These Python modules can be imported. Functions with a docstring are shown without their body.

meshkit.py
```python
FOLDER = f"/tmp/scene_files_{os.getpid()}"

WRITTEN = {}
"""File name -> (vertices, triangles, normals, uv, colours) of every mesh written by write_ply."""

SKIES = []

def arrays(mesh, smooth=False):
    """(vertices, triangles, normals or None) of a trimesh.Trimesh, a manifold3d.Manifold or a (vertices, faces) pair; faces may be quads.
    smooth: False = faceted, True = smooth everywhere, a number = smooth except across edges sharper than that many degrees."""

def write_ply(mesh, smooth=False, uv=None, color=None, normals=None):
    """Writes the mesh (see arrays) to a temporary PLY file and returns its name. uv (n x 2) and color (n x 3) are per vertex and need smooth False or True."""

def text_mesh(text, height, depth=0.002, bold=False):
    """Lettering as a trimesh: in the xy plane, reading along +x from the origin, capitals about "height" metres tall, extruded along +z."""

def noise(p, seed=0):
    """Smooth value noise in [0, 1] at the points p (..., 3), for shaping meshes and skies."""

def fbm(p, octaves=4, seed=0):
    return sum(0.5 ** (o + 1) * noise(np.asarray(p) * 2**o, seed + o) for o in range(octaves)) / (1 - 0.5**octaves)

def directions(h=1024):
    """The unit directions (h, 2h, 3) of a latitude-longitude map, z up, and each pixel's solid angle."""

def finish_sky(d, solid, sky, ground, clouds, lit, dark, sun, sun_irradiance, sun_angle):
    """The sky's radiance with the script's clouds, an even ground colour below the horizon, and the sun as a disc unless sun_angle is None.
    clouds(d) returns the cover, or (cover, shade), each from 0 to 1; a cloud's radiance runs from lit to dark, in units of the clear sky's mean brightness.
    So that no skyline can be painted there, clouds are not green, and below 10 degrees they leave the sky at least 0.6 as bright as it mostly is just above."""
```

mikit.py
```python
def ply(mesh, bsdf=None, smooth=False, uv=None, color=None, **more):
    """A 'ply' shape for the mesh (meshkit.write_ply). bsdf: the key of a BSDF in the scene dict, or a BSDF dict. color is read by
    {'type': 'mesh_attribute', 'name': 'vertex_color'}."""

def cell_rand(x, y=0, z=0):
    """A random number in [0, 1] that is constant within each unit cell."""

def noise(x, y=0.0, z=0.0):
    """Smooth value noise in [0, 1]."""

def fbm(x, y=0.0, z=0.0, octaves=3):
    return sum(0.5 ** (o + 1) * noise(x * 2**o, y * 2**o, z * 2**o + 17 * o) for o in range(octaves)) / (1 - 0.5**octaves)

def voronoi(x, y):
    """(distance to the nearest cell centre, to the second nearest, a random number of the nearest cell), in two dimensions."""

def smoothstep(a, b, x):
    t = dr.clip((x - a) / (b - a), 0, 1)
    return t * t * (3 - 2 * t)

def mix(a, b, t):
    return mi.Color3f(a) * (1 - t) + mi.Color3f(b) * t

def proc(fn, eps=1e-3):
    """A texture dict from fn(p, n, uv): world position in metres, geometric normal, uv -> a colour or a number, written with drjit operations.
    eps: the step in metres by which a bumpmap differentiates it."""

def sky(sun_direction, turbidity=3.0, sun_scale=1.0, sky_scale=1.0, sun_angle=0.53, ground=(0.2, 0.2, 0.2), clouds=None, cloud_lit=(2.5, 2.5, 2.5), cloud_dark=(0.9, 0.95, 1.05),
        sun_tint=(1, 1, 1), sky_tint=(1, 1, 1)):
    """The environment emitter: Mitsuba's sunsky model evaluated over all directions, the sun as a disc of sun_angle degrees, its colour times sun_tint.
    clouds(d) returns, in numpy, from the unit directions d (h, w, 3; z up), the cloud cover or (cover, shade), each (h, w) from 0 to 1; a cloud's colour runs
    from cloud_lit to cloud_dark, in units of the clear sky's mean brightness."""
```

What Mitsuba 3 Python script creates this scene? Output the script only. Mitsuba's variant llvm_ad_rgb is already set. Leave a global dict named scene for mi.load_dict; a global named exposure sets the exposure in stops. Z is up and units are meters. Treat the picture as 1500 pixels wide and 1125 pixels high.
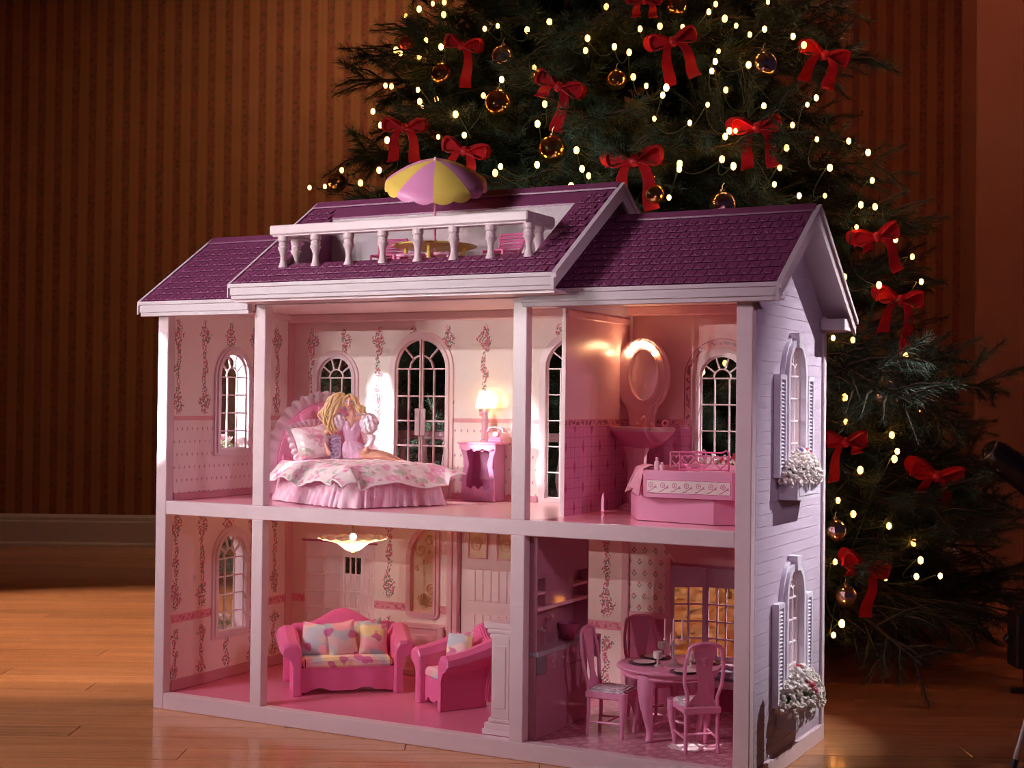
import math, random
import numpy as np
import trimesh
import drjit as dr
import mitsuba as mi
import mikit
import shapely.geometry as sg
import shapely.affinity as sa
from shapely.ops import unary_union
from mikit import proc, noise, fbm, voronoi, cell_rand, smoothstep, mix

T = mi.ScalarTransform4f
scene, labels = {'type': 'scene'}, {}
rng = np.random.default_rng(7)
random.seed(7)

# ---------------------------------------------------------------- camera
FOCAL = 2066.8                      # pixels at 1500 x 1125
CAM = np.array([1.8452, -2.0487, 0.582])
YAW, PITCH, ROLL = 0.487, 0.0139, 0.0109
FWD = np.array([-math.sin(YAW) * math.cos(PITCH), math.cos(YAW) * math.cos(PITCH), math.sin(PITCH)])
_r = np.array([math.cos(YAW), math.sin(YAW), 0.0])
_u = np.cross(_r, FWD)
UP = -math.sin(ROLL) * _r + math.cos(ROLL) * _u
U2 = np.array([math.cos(YAW), math.sin(YAW), 0.0])      # along the room's back wall
V2 = np.array([-math.sin(YAW), math.cos(YAW), 0.0])     # towards the room's back wall
scene['camera'] = {'type': 'perspective', 'fov_axis': 'x', 'fov': math.degrees(2 * math.atan(750 / FOCAL)),
                   'to_world': T().look_at(origin=CAM.tolist(), target=(CAM + FWD).tolist(), up=UP.tolist()),
                   'near_clip': 0.05, 'far_clip': 60.0}



def ground(u, v, z=0.0):
    """room coordinates (u to the right along the back wall, v away from the viewer) to the world"""
    return np.array([CAM[0] + u * U2[0] + v * V2[0], CAM[1] + u * U2[1] + v * V2[1], z])


# ---------------------------------------------------------------- lights
exposure = 0.0


def spot(key, pos, target, power, cutoff, beam=None, weight=12.0):
    scene[key] = {'type': 'spot', 'to_world': T().look_at(origin=list(pos), target=list(target), up=[0.01, 0.02, 1]),
                  'intensity': {'type': 'rgb', 'value': list(power)}, 'cutoff_angle': cutoff,
                  'beam_width': beam if beam is not None else cutoff * 0.7, 'sampling_weight': weight}


def softbox(key, pos, target, w, h, rad, weight=20.0):
    scene[key] = {'type': 'rectangle', 'to_world': T().look_at(origin=list(pos), target=list(target), up=[0.01, 0.02, 1]) @ T().scale([w / 2, h / 2, 1]),
                  'bsdf': {'type': 'diffuse', 'reflectance': {'type': 'rgb', 'value': [.3, .3, .3]}},
                  'emitter': {'type': 'area', 'radiance': {'type': 'rgb', 'value': list(rad)}, 'sampling_weight': weight}}


for _i in range(7):
    _a = _i * 2.3999
    _q = .055 * math.sqrt(_i / 6)
    spot(f"key_lamp_{_i}", (-1.55 + _q * math.cos(_a) * .6, -1.15 - _q * math.cos(_a) * .8, 0.88 + _q * math.sin(_a)), (-.036, .16, .575), (17, 16, 16.5), 5.7, 4.7, 5.0)
for _i in range(9):                          # a soft bank of lamps at the front left
    spot(f"bank_lamp_{_i}", (-1.1 + .26 * (_i % 3 - 1), -2.4 - .10 * (_i % 3 - 1), 1.9 + .26 * (_i // 3 - 1)), (.42, 0, .30), (1.72, 1.46, 1.58), 19, 12, 3.0)
for _i in range(6):
    spot(f"fill_lamp_{_i}", (-.65 + .20 * (_i % 3), -2.7, 0.80 + .35 * (_i // 3)), (.34, 0, .77), (2.55, 2.55, 2.45), 15, 5, 3.0)
spot('rear_lamp', (2.47, 1.24, 2.06), (1.17, .45, .58), (43, 42, 42.5), 11.0, 3, 24)
for _i in range(4):
    spot(f'right_lamp_{_i}', (2.6 + .07 * (_i % 2), -1.05 + .09 * (_i % 2), 1.10 + .10 * (_i // 2)), (.9, .12, .50), (.53, .37, .48), 13, 9, 3.0)
spot('floor_lamp_warm', (-2.1, -.5, 2.4), (-.85, .50, 0), (32, 21.5, 16), 17, 12)
spot('wall_lamp', tuple(ground(-.35, 4.5, 2.7)), tuple(ground(-.70, 5.56, 1.35)), (2.9, 1.6, .85), 48, 12)
spot('added_right_fill', tuple(ground(.95, 3.0, 2.6)), tuple(ground(1.5, 4.6, .9)), (2.6, .85, .5), 60, 30, 4)  # unseen warm fill, added to brighten the right end of the room
scene['room_glow'] = {'type': 'constant', 'radiance': {'type': 'rgb', 'value': [.013, .0062, .0125]}, 'sampling_weight': 4.0}
# ---------------------------------------------------------------- helpers


def key_for(base):
    """base, or base_001, base_002 ... if it is taken (as a thing or as a prefix of parts)."""
    if base not in _used:
        _used.add(base)
        return base
    _next[base] = _next.get(base, 0) + 1
    k = f'{base}_{_next[base]:03d}'
    _used.add(k)
    return k


_used, _next = set(), {}


def thing(base, label, cat, group=None):
    k = key_for(base)
    labels[k] = {'label': label, 'category': cat}
    if group:
        labels[k]['group'] = group
    return k


def put(parent, name, mesh, mat, smooth=30, label=None, kind=None, **kw):
    k = key_for(f'{parent}__{name}' if parent else name)
    scene[k] = mikit.ply(mesh, mat, smooth, **kw)
    if label or kind:
        labels[k] = {}
        if label:
            labels[k]['label'] = label
        if kind:
            labels[k]['kind'] = kind
    return k


def put_copy(parent, name, src, M, mat=None, label=None):
    """another entry of an existing ply dict under its own key, moved by M"""
    k = key_for(f'{parent}__{name}' if parent else name)
    s = dict(src)
    s['to_world'] = T(np.asarray(M, float))
    if mat:
        s['bsdf'] = {'type': 'ref', 'id': mat}
    scene[k] = s
    if label:
        labels[k] = {'label': label}
    return k


def struct(name, mesh, mat, smooth=30, label=None, **kw):
    k = put(None, name, mesh, mat, smooth, **kw)
    labels[k] = {'kind': 'structure'}
    if label:
        labels[k]['label'] = label
    return k


def tr(x, y, z):
    M = np.eye(4)
    M[:3, 3] = x, y, z
    return M


def rot(axis, deg):
    return trimesh.transformations.rotation_matrix(math.radians(deg), axis)


def rz(deg): return rot([0, 0, 1], deg)
def rx(deg): return rot([1, 0, 0], deg)
def ry(deg): return rot([0, 1, 0], deg)


def scl(x, y, z): return np.diag([x, y, z, 1.0])


def xf(m, M):
    m = m.copy()
    m.apply_transform(M)
    return m


def cat(*ms):
    out = []
    for m in ms:
        out.extend(m if isinstance(m, (list, tuple)) else [m])
    return trimesh.util.concatenate(out)


def box(x0, x1, y0, y1, z0, z1, r=0.0):
    """axis-aligned box, its edges chamfered by r"""
    r = min(r, abs(x1 - x0) * .45, abs(y1 - y0) * .45, abs(z1 - z0) * .45)
    if r <= 0:
        m = trimesh.creation.box(extents=[x1 - x0, y1 - y0, z1 - z0])
        m.apply_translation([(x0 + x1) / 2, (y0 + y1) / 2, (z0 + z1) / 2])
        return m
    P = []
    for sx, x in ((1, x0), (-1, x1)):
        for sy, y in ((1, y0), (-1, y1)):
            for sz, z in ((1, z0), (-1, z1)):
                P += [[x + sx * r, y + sy * r, z], [x + sx * r, y, z + sz * r], [x, y + sy * r, z + sz * r]]
    return trimesh.convex.convex_hull(np.array(P))


def lathe(prof, n=24, cap=True):
    """revolve [(r, z), ...] about z"""
    return trimesh.creation.revolve(np.array([[max(r, 0.0), z] for r, z in prof], float), sections=n)


def tube(path, rad, n=8, closed=False):
    """sweep a circle (rad: number or one per point) along path"""
    P = np.asarray(path, float)
    k = len(P)
    R = np.full(k, rad, float) if np.isscalar(rad) else np.asarray(rad, float)
    if closed:
        t = np.roll(P, -1, 0) - np.roll(P, 1, 0)
    else:
        t = np.gradient(P, axis=0)
    t /= np.maximum(np.linalg.norm(t, axis=1, keepdims=True), 1e-12)
    ref = np.array([0, 0, 1.0]) if abs(t[0][2]) < .9 else np.array([1.0, 0, 0])
    n0 = np.cross(t[0], ref)
    n0 /= np.linalg.norm(n0)
    V, a = [], np.arange(n) * 2 * math.pi / n
    for i in range(k):
        n0 = n0 - t[i] * (n0 @ t[i])
        n0 /= max(np.linalg.norm(n0), 1e-12)
        b = np.cross(t[i], n0)
        V.append(P[i] + R[i] * (np.cos(a)[:, None] * n0 + np.sin(a)[:, None] * b))
    V = np.vstack(V)
    F = []
    for i in range(k if closed else k - 1):
        A, B = i * n, ((i + 1) % k) * n
        for j in range(n):
            q = (j + 1) % n
            F += [[A + j, A + q, B + q], [A + j, B + q, B + j]]
    if not closed:
        c0, c1 = len(V), len(V) + 1
        V = np.vstack([V, P[:1], P[-1:]])
        for j in range(n):
            q = (j + 1) % n
            F += [[c0, q, j], [c1, (k - 1) * n + j, (k - 1) * n + q]]
    return trimesh.Trimesh(V, np.array(F), process=False)


def ext(poly, depth):
    """extrude a shapely polygon by depth along +z"""
    if poly.geom_type != 'Polygon':
        ms = [ext(g, depth) for g in poly.geoms if g.geom_type == 'Polygon' and g.area > 1e-9]
        return cat(ms)
    return trimesh.creation.extrude_polygon(poly, depth)


XZ = np.array([[1, 0, 0, 0], [0, 0, 1, 0], [0, 1, 0, 0], [0, 0, 0, 1.0]])   # (a, b, d) -> x=a, z=b, y=d


def ext_y(poly, y0, y1):
    """polygon given in (x, z), from y0 to y1"""
    m = xf(ext(poly, y1 - y0), XZ)
    m.invert()
    m.apply_translation([0, y0, 0])
    return m


YZ = np.array([[0, 0, 1, 0], [1, 0, 0, 0], [0, 1, 0, 0], [0, 0, 0, 1.0]])   # (a, b, d) -> y=a, z=b, x=d


def ext_x(poly, x0, x1):
    """polygon given in (y, z), from x0 to x1"""
    m = xf(ext(poly, x1 - x0), YZ)
    m.apply_translation([x0, 0, 0])
    return m


def bev_ext(poly, depth, b):
    """extrude along +z with the far rim set in by b (a chamfered slab)"""
    inner = poly.buffer(-b, join_style=2)
    if inner.is_empty or inner.geom_type != 'Polygon' or len(inner.exterior.coords) != len(poly.exterior.coords):
        return ext(poly, depth)
    return cat(ext(poly, depth - b), xf(ext(inner, b), tr(0, 0, depth - b)))


def ball(r, sub=2, c=(0, 0, 0), s=(1, 1, 1)):
    m = trimesh.creation.icosphere(subdivisions=sub, radius=r)
    m.apply_scale(s)
    m.apply_translation(c)
    return m


def arch_poly(cx, hw, z0, zs, n=24, h=None):
    """upright arch outline: sides from z0 to the springing zs, then a half ellipse of half width hw"""
    h = hw if h is None else h
    a = np.linspace(0, math.pi, n)
    return sg.Polygon([(cx - hw, z0), (cx + hw, z0)] + [(cx + hw * math.cos(t), zs + h * math.sin(t)) for t in a])


def pillow_mesh(w, h, t, n=14, pinch=.0):
    """a stuffed square cushion in the xz plane"""
    u = np.linspace(-1, 1, n)
    g = np.stack(np.meshgrid(u, u, indexing='ij'), -1).reshape(-1, 2)
    prof = np.clip((1 - np.abs(g[:, 0]) ** 2.6) * (1 - np.abs(g[:, 1]) ** 2.6), 0, 1) ** .55
    k = 1 - .1 * (np.abs(g[:, 0]) ** 2 * (1 - np.abs(g[:, 1]) ** 2) + 0)
    k2 = 1 - .1 * (np.abs(g[:, 1]) ** 2 * (1 - np.abs(g[:, 0]) ** 2))
    X, Z = g[:, 0] * w / 2 * (1 - .1 * (1 - g[:, 1] ** 2) * np.abs(g[:, 0])), g[:, 1] * h / 2 * (1 - .1 * (1 - g[:, 0] ** 2) * np.abs(g[:, 1]))
    A = np.stack([X, -prof * t / 2 - .0004, Z], 1)
    B = np.stack([X, prof * t / 2 + .0004, Z], 1)
    F = []
    for i in range(n - 1):
        for j in range(n - 1):
            a, b, c, d = i * n + j, (i + 1) * n + j, (i + 1) * n + j + 1, i * n + j + 1
            F += [[a, b, c], [a, c, d], [a + n * n, c + n * n, b + n * n], [a + n * n, d + n * n, c + n * n]]
    edge = [(i, 0) for i in range(n - 1)] + [(n - 1, j) for j in range(n - 1)] + [(i, n - 1) for i in range(n - 1, 0, -1)] + [(0, j) for j in range(n - 1, 0, -1)]
    E = [i * n + j for i, j in edge]
    for q in range(len(E)):
        a, b = E[q], E[(q + 1) % len(E)]
        F += [[a, a + n * n, b], [b, a + n * n, b + n * n]]
    m = trimesh.Trimesh(np.vstack([A, B]), np.array(F), process=False)
    return m


# ---------------------------------------------------------------- materials


def rgb(c): return {'type': 'rgb', 'value': list(c)}


def mat(key, color, rough=.5, metallic=0.0, spec=.5, bump=None, two=True, **kw):
    c = color if isinstance(color, dict) else rgb(color)
    b = {'type': 'principled', 'base_color': c, 'roughness': rough, 'metallic': metallic, 'specular': spec, **kw}
    if bump is not None:
        b = {'type': 'bumpmap', 'arbitrary': bump[0], 'scale': bump[1], 'bsdf': b}
    scene[key] = {'type': 'twosided', 'bsdf': b} if two else b
    return key


def wood_floor(p, n, uv):
    u = p.x * U2[0] + p.y * U2[1] - 1.0
    v = p.x * V2[0] + p.y * V2[1]
    row = dr.floor(v / PLANK_W)
    off = row * 0.618034 - dr.floor(row * 0.618034)
    seg = dr.floor((u + off * PLANK_L) / PLANK_L)
    tone = cell_rand(row, seg, 3)
    g = fbm(u * 3 + tone * 40, v * 160, tone * 9, 4)
    g2 = fbm(u * 14 + tone * 17, v * 420, 0.0, 2)
    ring = noise(u * 1.3 + 7 * tone, v * 38 + 3 * fbm(u * 2, v * 12), tone * 5)
    a = mix((.46, .185, .075), (.70, .345, .155), g * .75 + ring * .35 - .05)
    a = mix(a, (.36, .13, .05), smoothstep(.55, .8, g2) * .35)
    k = .82 + .30 * tone
    return a * k


PLANK_W, PLANK_L = .0767, .95
mat('m_floor', proc(wood_floor), .15, spec=.5, clearcoat=.6, clearcoat_gloss=.9)


def room_paper(p, n, uv):
    u = p.x * U2[0] + p.y * U2[1]
    s = u / .067
    f = s - dr.floor(s)
    stripe = smoothstep(.30, .36, f) * (1 - smoothstep(.88, .94, f))
    fine = smoothstep(.42, .46, f) * (1 - smoothstep(.50, .54, f)) + smoothstep(.70, .74, f) * (1 - smoothstep(.78, .82, f))
    d1, d2, w = voronoi(u * 46, p.z * 46)
    flower = (1 - smoothstep(.22, .42, d1)) * (1 - stripe)
    a = mix((.34, .125, .075), (.42, .205, .095), stripe)
    a = mix(a, (.48, .25, .12), fine * .35)
    a = mix(a, mix((.33, .07, .055), (.17, .12, .05), smoothstep(.45, .55, w)), flower * .75)
    return a * (.9 + .2 * fbm(p.x * 9, p.y * 9, p.z * 9))


mat('m_paper', proc(room_paper), .7, spec=.2)
mat('m_room_trim', (.84, .80, .80), .35)
mat('m_room_plain', (.46, .25, .16), .7, spec=.2)
mat('m_ceiling', (.55, .48, .42), .8, spec=.1)

# dollhouse materials
mat('m_white', (.79, .60, .63), .30, spec=.5)                       # moulded plastic frame


def stucco_h(p, n, uv): return fbm(p.x * 420, p.y * 420, p.z * 420, 2)


def glitter(p, n, uv): return .35 + .4 * noise(p.x * 900, p.y * 900, p.z * 900)


mat('m_fascia', (.68, .56, .60), .42, bump=(proc(stucco_h, 4e-4), .0012))
mat('m_stucco', (.70, .60, .63), .5, bump=(proc(stucco_h, 4e-4), .004))
mat('m_siding', proc(lambda p, n, uv: mix((.46, .36, .47), (.60, .49, .60), fbm(p.x * 700, p.y * 700, p.z * 700, 2))), proc(glitter), bump=(proc(stucco_h, 4e-4), .0012))
mat('m_side_groove', (.74, .64, .74), .5)
mat('m_roof', (.225, .052, .135), .36, spec=.5)
mat('m_shutter', (.70, .64, .74), .4)
mat('m_pinktrim', (.88, .68, .69), .35)
mat('m_muntin', (.88, .78, .78), .35)
scene['m_glass'] = {'type': 'thindielectric', 'int_ior': 1.4}


def vine(a, z, z0, z1, col0, step, kmin, kmax, s):
    """printed climbing roses: cover 0..1 and a colour, for a column pattern along a"""
    k = dr.clip(dr.round((a - col0) / step), kmin, kmax)
    t = (z - z0) / (z1 - z0)
    da = a - col0 - k * step + .004 * (noise(z * 55, k) - .5) + .0018 * dr.sin(z * 120 + k * 2)
    top = dr.exp(-dr.square((t - .82) / .085))
    low = dr.exp(-dr.square((t - .12) / .10))
    w = .0050 + .0105 * top + .0095 * low + .0035 * dr.exp(-dr.square((t - .47) / .06))
    edge = dr.abs(da) / (w * (.55 + .95 * noise(a * 210 + 5 * k, z * 210)))
    ins = (1 - smoothstep(.85, 1.0, edge)) * smoothstep(-.02, .02, t) * (1 - smoothstep(.95, 1.0, t))
    d1, d2, r = voronoi(a * s, z * s)
    blob = 1 - smoothstep(.36, .54, d1)
    c = mix((.13, .16, .11), (.44, .035, .10), smoothstep(.52, .54, r))
    c = mix(c, (.74, .20, .29), smoothstep(.80, .82, r))
    b1, b2, q = voronoi(a * 125 + 3, z * 125)
    rose = (1 - smoothstep(.34, .42, b1)) * smoothstep(.45, .47, q) * (1 - smoothstep(.75, .95, edge)) * dr.maximum(smoothstep(-.02, .02, t), 0) * (1 - smoothstep(.95, 1.0, t))
    rc = mix((.52, .05, .13), (.76, .24, .33), smoothstep(.3, .7, noise(a * 600, z * 600)))
    return dr.maximum(ins * blob, rose), mix(c, rc, rose)


def doll_paper(a, z, col0, step, kmin, kmax, lcol, lk0, lk1):
    base = mi.Color3f(.92, .80, .75)
    c = dr.select(z > .3916, base, mi.Color3f(.89, .69, .645))          # pinker, slightly darker base colour downstairs
    m, vc = vine(a, z, .556, .741, col0, step, kmin, kmax, 250)
    up = smoothstep(.3916, .3917, z)
    c = dr.lerp(c, vc, m * up * .9)
    # rosebud dots below the rail upstairs
    su, sv = a / .0146, z / .0245
    row = dr.floor(sv)
    su = su + .5 * (row - 2 * dr.floor(row / 2))
    fu, fv = su - dr.floor(su) - .5, sv - row - .5
    dot = 1 - smoothstep(.0014, .0026, dr.sqrt(dr.square(fu * .0146) + dr.square(fv * .0245 * .7)))
    low = up * (1 - smoothstep(.5430, .5436, z))
    c = dr.lerp(c, mi.Color3f(.50, .22, .30), dot * low * .8)
    rail = smoothstep(.5430, .5436, z) * (1 - smoothstep(.5515, .552, z))
    c = dr.lerp(c, mi.Color3f(.78, .40, .42), rail)
    # downstairs
    m1, v1 = vine(a, z, .182, .375, lcol, step, lk0, lk1, 250)
    m2, v2 = vine(a, z, .052, .148, lcol, step, lk0, lk1, 250)
    dn = 1 - up
    c = dr.lerp(c, v1, m1 * dn * .9)
    c = dr.lerp(c, v2, m2 * dn * .9)
    bd = smoothstep(.1572, .1576, z) * (1 - smoothstep(.1738, .1742, z)) * dn
    q = noise(a * 210, z * 210)
    inner = smoothstep(.1605, .161, z) * (1 - smoothstep(.1705, .171, z)) * smoothstep(.55, .65, q)
    bc = mix((.80, .33, .40), (.62, .15, .25), inner)
    c = dr.lerp(c, bc, bd)
    return c


mat('m_paper_left', proc(lambda p, n, uv: doll_paper(p.y, p.z, .030, .0765, -1, 9, .030, -1, 9)), .5, spec=.3)
mat('m_paper_back', proc(lambda p, n, uv: doll_paper(p.x, p.z, .0716, .0835, 0, 9, .2700, 0, 0)), .5, spec=.3)
mat('m_paper_vine', proc(lambda p, n, uv: doll_paper(p.x, p.z, .757, .0835, 0, 0, .757, 0, 0)), .5, spec=.3)
mat('m_doll_base', (.62, .26, .32), .4)
mat('m_floor_pink', (.66, .18, .30), .22, clearcoat=.4, clearcoat_gloss=.9)


def floor_up(p, n, uv):
    hall = smoothstep(.50, .58, p.x + .05 * fbm(p.x * 20, p.y * 20))
    return mix((.78, .36, .46), (.84, .56, .52), hall)


mat('m_floor_up', proc(floor_up), .2, clearcoat=.4, clearcoat_gloss=.9)
mat('m_floor_bath', proc(lambda p, n, uv: mix((.66, .25, .35), (.74, .36, .42), fbm(p.x * 90, p.y * 90))), .12, clearcoat=.6, clearcoat_gloss=.95)


def tile_floor(p, n, uv):
    s = .0165
    a, b = p.x / s, p.y / s
    odd = dr.floor(a) + dr.floor(b)
    odd = odd - 2 * dr.floor(odd / 2)
    g = dr.maximum(dr.abs(a - dr.floor(a) - .5), dr.abs(b - dr.floor(b) - .5))
    c = mix((.56, .24, .32), (.66, .33, .40), odd)
    return mix(c, (.40, .14, .22), smoothstep(.44, .48, g))


mat('m_floor_tile', proc(tile_floor), .25, clearcoat=.3)
mat('m_doll_ceiling', (.92, .78, .74), .5)


def bath_wall(a, z, arch):
    c = mi.Color3f(.86, .52, .53)
    s = .0175
    fu, fv = a / s, z / s
    g = dr.maximum(dr.abs(fu - dr.floor(fu) - .5), dr.abs(fv - dr.floor(fv) - .5))
    t = mix((.72, .27, .44), (.58, .17, .33), smoothstep(.45, .48, g))
    # diamonds on every third tile
    iu, iv = dr.floor(a / (2 * s)), dr.floor(z / (2 * s))
    du, dv = a / (2 * s) - iu - .5, z / (2 * s) - iv - .5
    odd = iu + iv
    odd = odd - 2 * dr.floor(odd / 2)
    dia = (1 - smoothstep(.9, 1.0, dr.abs(du) / .16 + dr.abs(dv) / .38)) * odd
    t = dr.lerp(t, mi.Color3f(.50, .06, .22), dia * .85)
    lowm = 1 - smoothstep(.5435, .544, z)
    c = dr.lerp(c, t, lowm)
    bd = smoothstep(.5435, .544, z) * (1 - smoothstep(.556, .5565, z))
    scr = smoothstep(.5, .6, noise(a * 260, z * 260)) * smoothstep(.5455, .546, z) * (1 - smoothstep(.5535, .554, z))
    c = dr.lerp(c, mix((.72, .30, .36), (.38, .10, .17), scr), bd)
    if arch:
        # printed tile border round the window
        dx, dz = a - .9826, dr.maximum(z - .632, 0.0)
        d = dr.sqrt(dx * dx + dz * dz)
        band = smoothstep(.0595, .060, d) * (1 - smoothstep(.0705, .071, d)) * smoothstep(.5435, .544, z)
        ang = dr.atan2(dz, dx) * .065 + dr.select(z < .632, z, 0.0)
        pat = smoothstep(.5, .6, noise(ang * 240, d * 300)) * smoothstep(.0615, .062, d) * (1 - smoothstep(.0685, .069, d))
        c = dr.lerp(c, mix((.78, .42, .44), (.42, .12, .18), pat), band)
        rim = smoothstep(.0705, .071, d) * (1 - smoothstep(.0728, .073, d)) * smoothstep(.556, .5565, z)
        c = dr.lerp(c, mi.Color3f(.46, .10, .18), rim)
    return c


mat('m_bath_side', proc(lambda p, n, uv: bath_wall(p.y, p.z, False)), .24, spec=.45)
mat('m_bath_back', proc(lambda p, n, uv: bath_wall(p.x, p.z, True)), .22, spec=.5)


def tulip(p, n, uv):
    s = .0215
    a, b = (p.x - .803) / s, p.z / s
    row = dr.floor(b)
    a = a + .5 * (row - 2 * dr.floor(row / 2))
    fa, fb = (a - dr.floor(a) - .5) * s, (b - row - .5) * s
    head = 1 - smoothstep(.0026, .0034, dr.sqrt(dr.square(fa) + dr.square((fb - .0028) * 1.1)))
    leaf = (1 - smoothstep(.0009, .0016, dr.abs(dr.abs(fa) - (fb + .0055) * .75))) * (1 - smoothstep(.003, .0034, dr.abs(fb + .0025)))
    c = mix((.88, .72, .66), (.20, .20, .15), leaf * .9)
    c = dr.lerp(c, mi.Color3f(.66, .17, .17), head * .9)
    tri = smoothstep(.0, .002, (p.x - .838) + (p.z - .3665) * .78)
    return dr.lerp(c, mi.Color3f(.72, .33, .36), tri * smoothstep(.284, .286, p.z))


mat('m_tulip', proc(tulip), .5, spec=.3)
mat('m_maroon', (.40, .075, .17), .4)
mat('m_mauve', (.58, .36, .43), .45)
mat('m_rosewood', (.76, .42, .46), .35)

# ---------------------------------------------------------------- the room
ROOM = np.eye(4)
ROOM[:2, 0], ROOM[:2, 1] = U2[:2], V2[:2]
V_OFF = CAM[0] * V2[0] + CAM[1] * V2[1]                     # world v of the camera
U_OFF = CAM[0] * U2[0] + CAM[1] * U2[1]
V_WALL = V_OFF + 5.56


def rbox(u0, u1, v0, v1, z0, z1, r=0.0):
    return xf(box(u0, u1, v0, v1, z0, z1, r), ROOM)


R0 = round((V_OFF + 3.25) / PLANK_W)                        # rows nearer than this are built plank by plank
RN = round((V_OFF + 2.06) / PLANK_W)
far = R0 * PLANK_W
struct('floor', cat(rbox(U_OFF - 4.2, U_OFF + 2.6, far, V_WALL + .1, -.05, 0), rbox(U_OFF - 4.2, U_OFF + 2.6, V_OFF - 2.5, RN * PLANK_W, -.05, 0),
                    rbox(U_OFF - 4.2, U_OFF + 2.6, RN * PLANK_W, far, -.05, -.012)), 'm_floor', False)
plank_ply = mikit.ply(box(0, PLANK_L, 0, PLANK_W, -.012, 0, .0011), 'm_floor', False)
for row in range(RN, R0):
    fr = row * .618034 - math.floor(row * .618034)
    vmid = (row + .5) * PLANK_W - V_OFF
    lo, hi = U_OFF - vmid * .40, U_OFF + vmid * .40
    s0, s1 = math.floor((lo - 1.0 + fr * PLANK_L) / PLANK_L), math.floor((hi - 1.0 + fr * PLANK_L) / PLANK_L)
    for s in range(s0 - 1, s1 + 2):
        M = ROOM @ tr(s * PLANK_L - fr * PLANK_L + 1.0 + .0004, row * PLANK_W + .0003, 0) @ scl(1 - .0008 / PLANK_L, 1 - .0006 / PLANK_W, 1)
        put_copy('floor', 'plank', plank_ply, M)
struct('wall_back', rbox(U_OFF - 4.2, U_OFF + 2.6, V_WALL, V_WALL + .1, 0, 2.9), 'm_paper', False, label='dark red and tan striped floral wallpaper wall behind the tree')
base_prof = sg.Polygon([(0, 0), (-.022, 0), (-.022, .012), (-.016, .02), (-.016, .098), (-.012, .104), (-.012, .116), (-.004, .128), (0, .128)])
bb = ext_x(sa.translate(base_prof, V_WALL, 0), U_OFF - 4.2, U_OFF + 2.6)
struct('baseboard_back', xf(bb, ROOM), 'm_room_trim', 25, label='pale moulded baseboard at the foot of the striped wall')
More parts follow.
